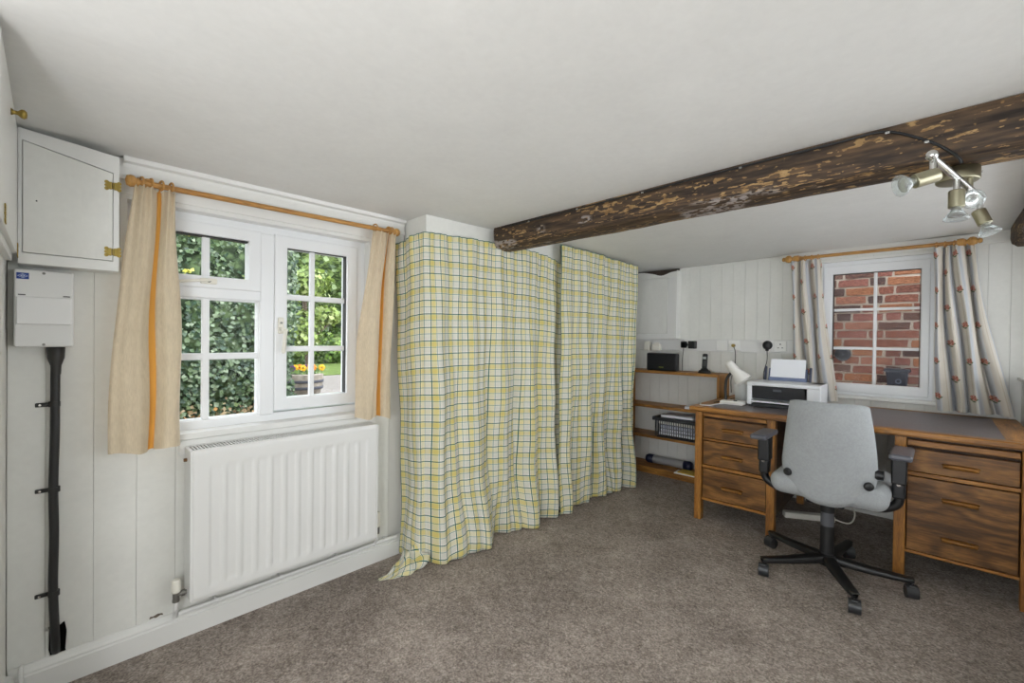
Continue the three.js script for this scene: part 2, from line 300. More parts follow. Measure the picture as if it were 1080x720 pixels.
// closet behind the checked curtains
const closet = (z) => lerp(-1.955, -1.865, (z + 1.36) / -2.05);   // front face x at z
{
  const pl = [[XL, -1.368], [closet(-1.368), -1.368], [closet(-2.45), -2.45], [XL, -2.45]];
  const g1 = join([prism(pl.map(([x, z]) => [x, -z]), 0.18).rotateX(-Math.PI / 2).translate(0, 1.668, 0), prism([[XL, 1.42], [-2.06, 1.42], [-2.03, 2.45], [XL, 2.45]], 1.67).rotateX(-Math.PI / 2)]);
  const pl2 = [[XL, -2.45], [-2.03, -2.45], [-2.0, -3.4], [XL, -3.4]];
  const g2 = prism(pl2.map(([x, z]) => [x, -z]), 1.848).rotateX(-Math.PI / 2);
  struct('wall_closet', metric(join([g1, g2]), 'y'), wallPaint, 'white boxed-in closet behind the checked curtains');
}

// ---------------------------------------------------------------- windows
function bars(list, r = 0.004) { return list.map((b) => cb(...b, r)); }
{
  const g = setting('window_1', 'white wide window with three glazed lights and glazing bars');
  const xi = -2.215, xo = -2.275, Y0 = W1.y0, Y1 = W1.y1;          // inner and outer faces of the frame
  const zm = -0.683;                                               // mullion
  mesh('frame', ringX(xo, xi, W1.z0, W1.z1, Y0, Y1, [0.053, 0.05, 0.047, 0.05]), upvc, g);
  mesh('mullion', bars([[xo + 0.002, xi + 0.008, 0.836, 1.66, zm - 0.03, zm + 0.03]], 0.006), upvc, g);
  mesh('transom', bars([[xo + 0.004, xi + 0.004, 1.352, 1.398, -0.657, -0.233]], 0.005), upvc, g);
  mesh('reveal', ringX(xi - 0.008, XL + 0.004, W1.z0 - 0.012, W1.z1 + 0.012, Y0 - 0.006, Y1 + 0.01, [0.02, 0.02, 0.008, 0.02], 0.001), glossWhite, g);
  mesh('architrave', bars([[XL, XL + 0.0135, Y0 - 0.02, 1.711, W1.z0 - 0.037, W1.z0 - 0.012]]), glossWhite, g);
  mesh('window_sill', bars([[xi - 0.006, XL + 0.022, Y0 - 0.014, Y0 + 0.012, W1.z0 - 0.03, W1.z1 + 0.03], [XL + 0.0005, XL + 0.014, 0.72, Y0 - 0.015, W1.z0 - 0.03, -0.35]], 0.004), glossWhite, g);
  // top opening light
  const sash = (name, z0, z1, y0, y1, w, xf) => mesh(name, ringX(xo + 0.006, xf, z0, z1, y0, y1, w, Math.min(0.005, w * 0.4)), upvc, g);
  const top = sash('top_light', -0.656, -0.24, 1.394, 1.664, 0.05, xi + 0.014);
  sash('fixed_light', -0.656, -0.236, 0.838, 1.354, 0.008, xi - 0.01);
  const cas = sash('casement', -1.112, -0.712, 0.852, 1.664, 0.055, xi + 0.014);
  mesh('gasket', bars([[xi - 0.028, xi + 0.004, 1.6075, 1.6125, -1.055, -0.77], [xi - 0.028, xi + 0.004, 1.6075, 1.6125, -0.604, -0.29], [xi - 0.028, xi - 0.012, 0.845, 1.348, -0.6555, -0.6505], [xi - 0.028, xi + 0.002, 0.908, 1.608, -1.057, -1.0535]], 0), blackRubber, g);
  for (const b of [[-0.465, -0.437, 1.43, 1.625], [-0.465, -0.437, 0.84, 1.352], [-0.903, -0.879, 0.895, 1.62]]) mesh('glazing_bar', cb(xi - 0.03, xi - 0.008, b[2], b[3], b[0], b[1], 0.006), upvc, g);
  for (const b of [[-0.65, -0.24, 1.093, 1.121], [-1.065, -0.75, 1.123, 1.149], [-1.065, -0.75, 1.368, 1.394]]) mesh('glazing_bar', cb(xi - 0.031, xi - 0.009, b[2], b[3], b[0], b[1], 0.006), upvc, g);
  for (const [a, b, y0, y1] of [[-0.61, -0.285, 1.44, 1.62], [-0.65, -0.24, 0.842, 1.35], [-1.06, -0.765, 0.9, 1.62]]) mesh('pane', cb(xi - 0.024, xi - 0.02, y0, y1, a, b, 0), pane, g);
  // handles
  const h1 = part('handle', g, [xi + 0.018, 1.422, -0.455]); h1.userData.label = 'cream stay handle of the top light';
  mesh('handle_plate', bx(0.012, 0.024, 0.06, 0.006, 0, 0, 0, 2), creamPlastic, h1); mesh('lever', bx(0.014, 0.012, 0.11, 0.005, 0.014, 0.004, 0.05, 2).rotateX(0.14), creamPlastic, h1);
  mesh('lock_button', cyl(0.006, 0.006, 0.006).rotateZ(Math.PI / 2).translate(0.009, 0, 0), greyMetal, h1);
  const h2 = part('handle', g, [xi + 0.018, 1.225, -0.737]); h2.userData.label = 'cream lever handle of the side casement';
  mesh('handle_plate', bx(0.012, 0.075, 0.026, 0.006, 0, 0.02, 0, 2), creamPlastic, h2); mesh('lever', [bx(0.014, 0.115, 0.016, 0.006, 0.03, -0.05, -0.012, 2).rotateX(-0.1), cyl(0.008, 0.009, 0.03).rotateZ(Math.PI / 2).translate(0.016, 0.004, 0)], creamPlastic, h2);
  mesh('lock_button', cyl(0.005, 0.005, 0.006).rotateZ(Math.PI / 2).translate(0.008, 0.032, 0), greyMetal, h2);
}
{
  const g = setting('window_2', 'small white six-light window looking onto a brick wall');
  const zi = -3.985, zo = -4.05;
  mesh('frame', ringZ(zo, zi, W2.x0, W2.x1, W2.y0, W2.y1, [0.045, 0.045, 0.07, 0.07]), upvc, g);
  mesh('inner_frame', ringZ(zi - 0.03, zi + 0.012, W2.x0 + 0.018, W2.x1 - 0.03, 0.84, 1.75, [0.055, 0.045, 0.063, 0.06], 0.005), upvc, g);
  mesh('gasket', bars([[-0.564, -0.09, 1.685, 1.69, zi - 0.02, zi + 0.004], [-0.564, -0.56, 0.903, 1.69, zi - 0.02, zi + 0.004], [-0.096, -0.092, 0.903, 1.69, zi - 0.02, zi + 0.004]], 0), blackRubber, g);
  mesh('glazing_bar', cb(-0.336, -0.316, 0.9, 1.695, zi - 0.03, zi - 0.008, 0.006), upvc, g);
  for (const y of [1.153, 1.43]) mesh('glazing_bar', cb(-0.567, -0.09, y - 0.01, y + 0.01, zi - 0.03, zi - 0.009, 0.006), upvc, g);
  mesh('pane', cb(-0.57, -0.085, 0.89, 1.7, zi - 0.022, zi - 0.018, 0), pane, g);
  mesh('reveal', ringZ(zi - 0.004, ZB + 0.004, W2.x0 - 0.008, W2.x1 + 0.008, W2.y0 - 0.006, W2.y1 + 0.006, [0.02, 0.02, 0.008, 0.018], 0.001), glossWhite, g);
  for (const x of [W2.x0 - 0.034, W2.x1 + 0.009]) mesh('architrave', cb(x, x + 0.025, 0.822, 1.802, ZB, ZB + 0.01), glossWhite, g);
  mesh('window_sill', bars([[W2.x0 - 0.03, W2.x1 + 0.03, 0.795, 0.82, zi - 0.005, ZB + 0.03]], 0.006), glossWhite, g);
}

// ---------------------------------------------------------------- ceiling beams
function beam(name, label, L, prof, along, wob) {
  const n = 90, m = prof.length;
  const g = sheet(n, m, (s, t) => {
    const k = Math.round(t * m) % m, p = prof[k], a = s * L;
    const w = wob * (fbm(a * 2.2 + k * 7.3, k * 3.1 + 5, 999, 999, 3) - 0.5) * (p[2] ?? 1);
    return along === 'x' ? [a, p[1] + w, p[0] + w * 0.8] : [p[0] + w, p[1] + w * 0.7, -a];
  }, (s, t) => [s * L / 2.2, t * 0.72]);
  const caps = [0, 1].map((e) => { const sh = prism(prof.map((p) => [p[0], p[1]]), 0.01); return along === 'x' ? sh.rotateY(-Math.PI / 2).translate(e ? L - 0.005 : 0.015, 0, 0) : sh.translate(0, 0, e ? -L : -0.01); });
  return tag(mesh(name, along === 'x' ? [g] : [g, ...caps], beamMat), label, 'beam');
}
{
  const c = 0.03;
  const o = beam('ceiling_beam', 'long dark oak beam with flaked ochre patches crossing the ceiling', 2.4, [[0, 0.145, 0.3], [0.004, 0.1], [0.002, 0.06], [0.002, 0.03], [-0.012, 0.012], [-0.035, 0.003], [-0.08, 0], [-0.13, 0.002], [-0.15, 0.01], [-0.158, 0.04], [-0.158, 0.145, 0.3]], 'x', 0.02);
  o.position.set(-1.9, 1.722, -1.815); o.rotation.z = 0.004;
  const o2 = beam('ceiling_beam', 'stub of a second dark beam at the right edge above the window', 1.9, [[0, 0.12, 0.2], [-0.002, 0.05], [0.004, 0.02], [0.03, 0.002], [0.1, 0], [0.2, 0.0], [0.2, 0.12, 0.2]], 'z', 0.016);
  o2.position.set(0.296, 1.768, -2.03);
}

// ---------------------------------------------------------------- cupboards, meter box and cable in the corner
function hinge(parent, name, pos, rot) {   // butterfly hinge, flat in x,y
  const wing = (k) => [bx(0.012, 0.026, 0.002, 0.001, k * 0.009, 0, 0), cyl(0.006, 0.006, 0.002, 0, 0, 0, 10).rotateX(Math.PI / 2).translate(k * 0.016, 0.011, 0), cyl(0.006, 0.006, 0.002, 0, 0, 0, 10).rotateX(Math.PI / 2).translate(k * 0.016, -0.011, 0), cyl(0.005, 0.005, 0.002, 0, 0, 0, 10).rotateX(Math.PI / 2).translate(k * 0.017, 0, 0)];
  return mesh(name, [...wing(1), ...wing(-1), cyl(0.0025, 0.0025, 0.022, 0, 0, 0.001, 8)], brass, parent, pos, rot);
}
{
  const x = -2.06, o = thing('wall_cupboard', 'white overhead cupboard with brass butterfly hinges beside the cream curtain', 'cupboard', [x, 1.415, -0.045]);
  const z0 = -0.118, z1 = 0.118, H = 0.425;
  mesh('body', prism([[-z1, 0], [-z0, 0], [-z0, 0.396], [-z1, 0.421]], 0.083).rotateY(Math.PI / 2).translate(-0.097, 0, 0), glossWhite, o);
  mesh('face_frame', [prism([[-z1, 0], [-z0, 0], [-z0, 0.396], [-z1, 0.421]], 0.012, 0.001, [[[-z1 + 0.009, 0.033], [-z0 - 0.0155, 0.033], [-z0 - 0.0155, 0.3375], [-z1 + 0.009, 0.384]]]).rotateY(Math.PI / 2).translate(-0.013, 0, 0)], glossWhite, o);
  const d = mesh('door', prism([[-z1 + 0.0105, 0.0355], [-z0 - 0.017, 0.035], [-z0 - 0.017, 0.335], [-z1 + 0.0105, 0.3815]], 0.011, 0.0012).rotateY(Math.PI / 2).translate(-0.0108, 0, 0), wallPaint, o);
  mesh('screw_hole', cyl(0.0022, 0.0022, 0.002, 0, 0, 0, 8).rotateZ(Math.PI / 2).translate(0.0025, 0.2, 0.078), blackRubber, d);
  for (const y of [0.065, 0.292]) hinge(o, 'hinge', [0.003, y, z0 + 0.0165], [0, Math.PI / 2, 0]);
}
{
  const o = thing('wall_cupboard', 'white overhead cupboard with a brass knob at the top left corner', 'cupboard', [-1.73, 1.42, 0.085]);
  mesh('body', cb(-0.329, 0.36, 0, 0.42, -0.001, 0.015), glossWhite, o);
  mesh('door', cb(-0.31, 0.34, 0.02, 0.405, -0.012, -0.001, 0.002), glossWhite, o);
  mesh('knob', lathe([[0, 0], [0.009, 0], [0.005, 0.006], [0.005, 0.012], [0.011, 0.018], [0.012, 0.023], [0.008, 0.028], [0, 0.029]]).rotateX(-Math.PI / 2), brass, o, [0.01, 0.345, -0.012]);
  for (const [x, y] of [[0.22, 0.045], [-0.3, 0.03]]) hinge(o, 'hinge', [x, y, -0.0135], [0, 0, Math.PI / 2]);
}
{
  const o = thing('fuse_box', 'white plastic consumer unit with a blue sticker under the cupboard', 'fuse box', [XL, 1.153, 0.015]);
  mesh('case', bx(0.07, 0.248, 0.134, 0.006, 0.035, 0.124, 0, 2), plasticWhite, o);
  const f = mesh('flap', bx(0.012, 0.088, 0.124, 0.004, 0.072, 0.117, 0, 2), M({ color: '#e9e9e7', roughness: 0.3 }), o);
  for (const z of [-0.05, 0.05]) mesh('hinge_slot', cb(0.069, 0.0712, 0.165, 0.168, z - 0.008, z + 0.008, 0), blackRubber, o);
  for (const y of [0.008, 0.238]) mesh('screw', cyl(0.004, 0.004, 0.003, 0, 0, 0, 10).rotateZ(Math.PI / 2), greyMetal, o, [0.0712, y, 0.002]);
  const st = canvasTex(128, 96, (x, w, h) => { x.fillStyle = '#1b3f8f'; x.fillRect(0, 0, w, h); x.strokeStyle = '#dfe6f4'; x.lineWidth = 4; x.beginPath(); x.moveTo(12, 48); x.lineTo(64, 18); x.lineTo(116, 48); x.lineTo(64, 78); x.closePath(); x.stroke(); x.beginPath(); x.arc(64, 48, 15, 0, 7); x.stroke(); x.beginPath(); x.moveTo(36, 48); x.lineTo(92, 48); x.stroke(); });
  mesh('sticker', new THREE.PlaneGeometry(0.027, 0.02).rotateY(Math.PI / 2), M({ map: st, roughness: 0.4 }), o, [0.0706, 0.226, 0.048]).userData.label = 'small blue sticker with a white diamond emblem';
}
{
  const o = thing('power_cable', 'thick black electric cable clipped down the wall below the fuse box', 'cable', [-2.144, 0.1, -0.008]);
  mesh('sheath', tube([[-0.05, -0.004, -0.006], [-0.02, 0.012, -0.005], [-0.003, 0.05, -0.004], [0, 0.1, -0.002], [0, 0.25, 0.002], [0, 0.42, 0], [0, 0.58, 0.002], [0, 0.75, -0.001], [0, 0.98, -0.002], [0, 1.03, -0.003]], 0.012, 60, 12), M({ color: '#232323', roughness: 0.45 }), o);
  mesh('boot', lathe([[0.0122, 0], [0.0135, 0.03], [0.021, 0.055], [0.023, 0.095], [0, 0.095]]), M({ color: '#2b2a28', roughness: 0.4 }), o, [0, 0.96, -0.003]);
  for (const y of [0.86, 0.572, 0.22]) {
    const c = part('clip', o, [0, y, 0]);
    mesh('strap', new THREE.CylinderGeometry(0.0145, 0.0145, 0.017, 20, 1), blackRubber, c);
    mesh('lug', bx(0.006, 0.014, 0.036, 0.003, -0.012, -0.002, 0.027, 2), blackRubber, c);
    mesh('nail', cyl(0.0035, 0.0035, 0.004, 0, 0, 0, 10).rotateZ(Math.PI / 2), chrome, c, [-0.008, -0.002, 0.034]);
  }
}

// ---------------------------------------------------------------- curtain rods and cream curtains
const ring = (r, t) => new THREE.TorusGeometry(r, t, 8, 20);
{
  const o = thing('curtain_rod', 'slim pine curtain rod with ball ends above the wide window', 'curtain rod', [-2.09, 1.75, -0.735]);
  mesh('rod', metric(new THREE.CylinderGeometry(0.0105, 0.0105, 1.06, 16).rotateX(Math.PI / 2), 'z'), rodWood, o);
  for (const k of [1, -1]) mesh('finial', lathe([[0, 0], [0.011, 0], [0.018, 0.003], [0.014, 0.008], [0.014, 0.01], [0.02, 0.016], [0.0215, 0.025], [0.017, 0.036], [0, 0.04]]).rotateX(k * Math.PI / 2), rodWood, o, [0, 0, k * 0.515]);
  for (const z of [0.49, -0.497]) mesh('bracket', [cyl(0.016, 0.02, 0.07).rotateZ(Math.PI / 2).translate(-0.035, 0, 0), cyl(0.026, 0.026, 0.01).rotateZ(Math.PI / 2).translate(-0.064, -0.004, 0)], rodWood, o, [0, 0, z]);
  o.rotation.x = 0.007;
}
function creamCurtain(label, zt, zb, yt, yb, strip, rings, wob, flip) {
  const xc = -2.085, o = thing('window_curtain', label, 'curtain', [xc, 0, 0]);
  const f = (s0, s1, dx, amp) => (a, t) => {
    const s = lerp(s0, s1, a), z = lerp(lerp(zt[0], zt[1], s), lerp(zb[0], zb[1], s), Math.pow(sst(0, 1, Math.min(1, t * 1.5 + 0.02)), 0.7) * 0.7 + 0.3 * t);
    const b = Math.pow(Math.sin(a * Math.PI), 0.55), ruf = Math.exp(-t * 26);
    const x = dx + amp * (b * (0.75 + 0.25 * t)) + 0.011 * Math.sin(s * 34 + 1 + 0.6 * t) * (0.2 + 0.55 * Math.exp(-t * 5) + ruf * 0.5) + 0.009 * Math.sin(s * 13 + t * 3 + wob) * t + ruf * 0.003 * Math.sin(s * 90);
    const hem = 0.006 * Math.sin(s * 9 + wob);
    return [x, lerp(yt - 0.004 * Math.cos(s * 70), yb + hem + (strip[2] ?? 0) * Math.pow(s, 3), t), z + 0.004 * Math.sin(t * 9 + s * 6 + wob)];
  };
  const uv = (s0, s1) => (a, t) => [lerp(s0, s1, a) * 0.9, t * 1.8];
  mesh('drape', sheet(26, 46, f(0, strip[0], 0, 0.042), uv(0, strip[0])), cream, o);
  mesh('fold_glow', sheet(8, 46, f(strip[0] - 0.02, strip[1] + 0.02, -0.006, -0.016), uv(0, 0.1)), orange, o).userData.label = 'orange strip painting light glowing through the deep fold';
  mesh('drape', sheet(20, 46, f(strip[1], 1, 0, 0.034), uv(strip[1], 1)), cream, o);
  for (const z of rings) mesh('ring', ring(0.017, 0.0035), rodWood, o, [-0.005, yt + 0.022, z], [0, 0.25, 0]);
  return o;
}
creamCurtain('cream curtain with painted orange fold glow hanging left of the wide window', [-0.206, -0.325], [-0.138, -0.346], 1.728, 0.775, [0.52, 0.615], [-0.226, -0.252, -0.283, -0.312], 0.4);
creamCurtain('cream curtain with painted orange fold glow hanging right of the wide window', [-1.134, -1.262], [-1.045, -1.242], 1.735, 0.79, [0.6, 0.7, -0.02], [-1.15, -1.225, -1.244], 2.0);

// ---------------------------------------------------------------- radiator and pipes
{
  const z0 = -1.145, z1 = -0.37, y0 = 0.176, y1 = 0.758, xf = -2.032;
  const o = thing('radiator', 'white fluted panel radiator under the wide window', 'radiator', [0, 0, 0]);
  const fl = (z, y) => { const p = (z - z0 - 0.05) / 0.0562, i = Math.floor(p); if (i < 0 || i > 11) return 0; const q = Math.abs(p - i - 0.5) * 2; return (1 - sst(0.45, 0.85, q)) * sst(y0 + 0.035, y0 + 0.062, y) * (1 - sst(y1 - 0.085, y1 - 0.06, y)); };
  const edge = (z, y) => -0.006 * (1 - sst(0, 0.008, Math.min(z - z0, z1 - z, y - y0, y1 - y)));
  mesh('front_panel', sheet(220, 60, (s, t) => { const z = lerp(z1, z0, s), y = lerp(y1 - 0.004, y0, t); return [xf - 0.0048 * fl(z, y) + edge(z, y), y, z]; }), radWhite, o);
  mesh('back_panel', cb(-2.142, -2.13, y0, y1 - 0.01, z0 + 0.01, z1 - 0.01), radWhite, o);
  for (const z of [z0, z1]) mesh('side_panel', cb(-2.142, xf - 0.003, y0 + 0.006, y1 - 0.002, z - 0.004, z + 0.004, 0.003), radWhite, o);
  const gr = [cb(-2.142, -2.132, y1 - 0.008, y1, z0, z1, 0.002), cb(xf - 0.012, xf - 0.002, y1 - 0.008, y1, z0, z1, 0.002)];
  for (let z = z0 + 0.012; z < z1; z += 0.0115) gr.push(cb(-2.134, xf - 0.01, y1 - 0.007, y1 - 0.002, z - 0.0028, z + 0.0028, 0));
  mesh('top_grille', gr, radWhite, o);
  mesh('convector_fins', [cb(-2.128, -2.05, y0 + 0.04, y1 - 0.05, z0 + 0.03, z1 - 0.03, 0)], M({ color: '#c9c9c4', roughness: 0.6 }), o);
  mesh('bleed_plug', cyl(0.007, 0.007, 0.012, 0, 0, 0, 8).rotateX(Math.PI / 2), M({ color: '#7a5a3a', metalness: 0.6, roughness: 0.5 }), o, [-2.095, y1 - 0.045, z1 + 0.008]);
  for (const [z, k, cap] of [[-0.333, 1, 0.05], [-1.178, -1, 0.075]]) {
    const v = part('valve', o, [-2.09, 0.198, z]);
    mesh('valve_body', [cyl(0.011, 0.011, 0.03, 0, 0, 0, 12), cyl(0.008, 0.008, 0.034, 0, 0, 0, 12).rotateX(Math.PI / 2).translate(0, 0.005, -k * 0.018), cyl(0.013, 0.013, 0.012, 0, 0, 0, 6).rotateX(Math.PI / 2).translate(0, 0.005, -k * 0.022), cyl(0.012, 0.012, 0.012, 0, -0.016, 0, 6)], greyMetal, v);
    mesh('valve_cap', lathe([[0, 0], [0.014, 0], [0.0155, 0.006], [0.0145, cap - 0.006], [0.011, cap], [0, cap]]), creamPlastic, v, [0, 0.014, 0]);
    mesh('tail_pipe', tube([[0, -0.02, 0], [0, -0.05, 0], [-0.022, -0.075, 0], [-0.03, -0.095, 0]], 0.0075, 20, 10), radWhite, v);
  }
}
{
  const o = thing('heating_pipe', 'white painted pipe running along the top of the skirting', 'pipe', [-2.118, 0.113, 0]);
  mesh('pipe', cyl(0.0085, 0.0085, 0.96, 0, 0, 0, 14).rotateX(Math.PI / 2).translate(0, 0, -0.825), radWhite, o);
  for (const z of [-0.47, -0.72, -0.98, -1.25]) mesh('pipe_clip', [cb(-0.012, 0.002, -0.011, 0.011, z - 0.006, z + 0.006, 0.003), cb(-0.041, -0.008, -0.006, 0.004, z - 0.005, z + 0.005, 0.001)], plasticWhite, o);
}

// ---------------------------------------------------------------- checked curtains
const pathAt = (pts, s) => {   // even speed along a plan polyline, returns x,z and normal
  const L = [0]; for (let i = 1; i < pts.length; i++) L.push(L[i - 1] + Math.hypot(pts[i][0] - pts[i - 1][0], pts[i][1] - pts[i - 1][1]));
  const d = s * L[L.length - 1]; let i = 1; while (i < pts.length - 1 && L[i] < d) i++;
  const k = (d - L[i - 1]) / (L[i] - L[i - 1]), a = pts[i - 1], b = pts[i], l = L[i] - L[i - 1];
  return [lerp(a[0], b[0], k), lerp(a[1], b[1], k), -(b[1] - a[1]) / l, (b[0] - a[0]) / l, L[L.length - 1]];
};
const smoothPath = (pts, n = 120) => new THREE.CatmullRomCurve3(pts.map(([x, z]) => new THREE.Vector3(x, 0, z)), false, 'centripetal').getSpacedPoints(n).map((p) => [p.x, p.z]);
function checkedCurtain(label, top, bot, yTop, folds, lobes, nu) {
  const o = thing('checked_curtain', label, 'curtain', [0, 0, 0]);
  const A = smoothPath(top), B = smoothPath(bot), LA = pathAt(A, 1)[4];
  const fold = (s, t) => { let v = 0; for (const [c, w, h, drift] of folds) { const q = (s - c - drift * t) / w; v += h * Math.exp(-q * q); } return v; };
  const f = (s, t) => {
    const a = pathAt(A, s), b = pathAt(B, s), k = Math.pow(t, 0.9);
    let x = lerp(a[0], b[0], k), z = lerp(a[1], b[1], k); const nx = lerp(a[2], b[2], k), nz = lerp(a[3], b[3], k);
    const y0 = yTop(s), g = Math.exp(-t * 30);
    let n = 1.45 * fold(s, t) * (0.25 + 0.75 * sst(0.03, 0.55, t)) + 0.0035 * Math.sin(s * LA * 150) * (0.25 + g) + 0.006 * Math.sin(s * LA * 62 + t * 3) * (1 - 0.5 * t) + 0.004 * Math.sin(t * 21 + s * 18) + 0.018 * Math.sin(s * 13 - t * 5.5 + 1) * sst(0.25, 0.9, t) + 0.01 * Math.sin(s * 31 + t * 6) * sst(0.5, 0.95, t);
    let lob = 0; for (const [c, w, h] of lobes) { const q = (s - c) / w; lob += h * Math.exp(-q * q); }
    const hem = sst(0.72, 0.955, t); n += lob * hem;
    let y = lerp(y0, 0.006, Math.min(1, t / 0.965)) + 0.02 * hem * (1 - sst(0.955, 0.965, t)) * Math.sin(s * 24);
    if (t > 0.965) { const q = (t - 0.965) / 0.035; n -= q * 0.07; y = 0.008 + 0.006 * Math.sin(s * 90) * q; }
    x += nx * n; z += nz * n; return [x, y, z];
  };
  const gather = 1.2;
  mesh('fabric', sheet(nu, 90, f, (s, t) => [s * LA * gather / 0.146, -t * 1.86 / 0.146]), plaid, o);
  return o;
}
{
  const c1 = checkedCurtain('green and yellow checked curtain hung round the closet corner, nearest the window',
    [[-2.154, -1.31], [-2.07, -1.318], [-1.975, -1.328], [-1.945, -1.345], [-1.93, -1.4], [-1.915, -1.6], [-1.895, -1.9], [-1.88, -2.2], [-1.885, -2.4], [-1.892, -2.5]],
    [[-2.12, -1.345], [-2.05, -1.34], [-1.97, -1.335], [-1.93, -1.37], [-1.915, -1.45], [-1.91, -1.65], [-1.905, -1.95], [-1.89, -2.2], [-1.892, -2.38], [-1.9, -2.5]],
    (s) => 1.735 + 0.025 * Math.sin(s * 3.1) - 0.02 * sst(0.75, 1, s) - 0.03 * (1 - sst(0, 0.16, s)),
    [[0.14, 0.022, -0.012, 0.02], [0.2, 0.03, 0.03, 0.01], [0.28, 0.02, -0.015, 0.05], [0.37, 0.03, 0.022, 0.05], [0.45, 0.016, -0.02, 0.06], [0.53, 0.03, 0.026, 0.05], [0.62, 0.015, -0.024, 0.05], [0.7, 0.03, 0.024, 0.04], [0.79, 0.016, -0.022, 0.02], [0.87, 0.028, 0.024, 0.01], [0.95, 0.015, -0.015, 0]],
    [[0.33, 0.13, 0.085], [0.54, 0.045, -0.045], [0.7, 0.1, 0.075], [0.9, 0.07, 0.02]], 240);
  // the corner of the hem that trails on the carpet
  const tip = [-1.962, 0.0, -1.115], root = [-1.955, 0.0, -1.37];
  mesh('trailing_hem', sheet(40, 30, (s, t) => {
    const w = lerp(0.006, 0.075, Math.pow(s, 0.8)), cx = lerp(tip[0], root[0], s) + 0.012 * Math.sin(s * 5), cz = lerp(tip[2], root[2], s), a = t * Math.PI;
    const r = 1 + 0.22 * Math.sin(t * 17 + s * 6) + 0.12 * Math.sin(s * 19 + t * 4);
    const h = lerp(0.008, 0.085, sst(0.05, 0.9, s)) * r;
    return [cx - Math.cos(a) * w * r - 0.02 * s, 0.003 + Math.sin(a) * h, cz - 0.012 * Math.sin(t * 9) * s];
  }, (s, t) => [s * 0.27 / 0.146 + t * 0.8, t * 0.26 / 0.146 - s * 0.7]), plaid, c1);
  checkedCurtain('green and yellow checked curtain hung higher, nearest the shelves',
    [[-1.838, -2.372], [-1.848, -2.6], [-1.85, -2.9], [-1.842, -3.2], [-1.835, -3.42]],
    [[-1.846, -2.39], [-1.855, -2.65], [-1.865, -2.92], [-1.84, -3.15], [-1.82, -3.36]],
    (s) => 1.828 + 0.01 * Math.sin(s * 5) - 0.0 * s,
    [[0.06, 0.04, 0.03, 0.02], [0.17, 0.02, -0.02, 0.03], [0.28, 0.035, 0.026, 0.06], [0.4, 0.018, -0.024, 0.07], [0.5, 0.035, 0.028, 0.05], [0.62, 0.018, -0.022, 0.06], [0.72, 0.03, 0.024, 0.04], [0.82, 0.016, -0.022, 0.02], [0.9, 0.025, 0.024, 0.01], [0.975, 0.014, -0.02, 0]],
    [[0.2, 0.12, 0.015], [0.42, 0.05, -0.035], [0.66, 0.12, 0.06], [0.9, 0.06, 0.04]], 180);
}

// ---------------------------------------------------------------- small cupboard, shelves and what stands there
{
  const o = thing('wall_cupboard', 'small white cupboard high in the far corner with a wavy warped top', 'cupboard', [-1.9, 1.205, -3.9]);
  const w = 0.215;
  mesh('body', [cb(-w, w, 0, 0.56, -0.045, 0.03), cb(-w, w, 0.5605, 0.64, -0.045, -0.035), cb(w - 0.011, w, 0.561, 0.615, -0.0345, 0.031)], wallPaint, o);
  mesh('face_frame', [cb(-w, w, 0, 0.045, 0.03, 0.045), cb(w - 0.085, w, 0.045, 0.555, 0.03, 0.044)], glossWhite, o);
  mesh('door', cb(-w, w - 0.088, 0.049, 0.553, 0.03, 0.046, 0.003), wallPaint, o);
  const wave = []; for (let i = 0; i <= 24; i++) { const u = i / 24; wave.push([lerp(w, -w, u), 0.607 - 0.03 * Math.exp(-Math.pow((u - 0.34) / 0.17, 2)) + 0.012 * sst(0.55, 0.8, u)]); }
  mesh('fascia', prism([[-w, 0.556], [w, 0.556], ...wave], 0.012).translate(0, 0, 0.032), wallPaint, o).userData.label = 'warped white fascia with a wavy top edge';
  mesh('gap_shade', [cb(-w, w - 0.012, 0.561, 0.566, -0.034, 0.031, 0), cb(-w, w - 0.012, 0.566, 0.638, -0.034, -0.03, 0)], M({ color: '#4d443c', roughness: 0.95 }), o);  // dark boards paint the shade inside the open gap
}
const SH = { x0: -2.14, x1: -1.262, z0: -3.944, z1: -3.705 };
{
  const o = thing('shelf_unit', 'low pine shelf unit beside the desk in the far corner', 'shelf', [0, 0, 0]);
  for (const y of [0.9, 0.59, 0.32, 0.035]) mesh('shelf_board', wood(cb(SH.x0, SH.x1 - 0.02, y, y + 0.024, SH.z0, y > 0.8 ? SH.z1 : SH.z1 - 0.01, 0.003), 'x'), pineShelf, o);
  for (const x of [SH.x0 - 0.001, SH.x1 - 0.0195]) mesh('upright', wood(cb(x, x + 0.02, 0, 0.924, SH.z0, SH.z1, 0.003), 'y'), pineShelf, o);
  mesh('plinth', wood(cb(SH.x0 + 0.02, SH.x1 - 0.02, 0, 0.034, SH.z1 - 0.04, SH.z1 - 0.02), 'x'), pineShelf, o);
}
{
  const o = thing('radio', 'black box speaker on the top shelf', 'speaker', [-1.768, 0.924, -3.77]);
  mesh('case', bx(0.275, 0.155, 0.07, 0.012, 0, 0.0785, 0, 3), blackPlastic, o);
  mesh('grille', bx(0.26, 0.14, 0.006, 0.003, 0, 0.0785, 0.034, 1), M({ color: '#101112', roughness: 0.8 }), o);
  mesh('badge', cb(-0.018, 0.024, 0.03, 0.036, 0.036, 0.0385, 0), M({ color: '#7d8a2a', roughness: 0.5 }), o).userData.label = 'tiny green printed mark';
}
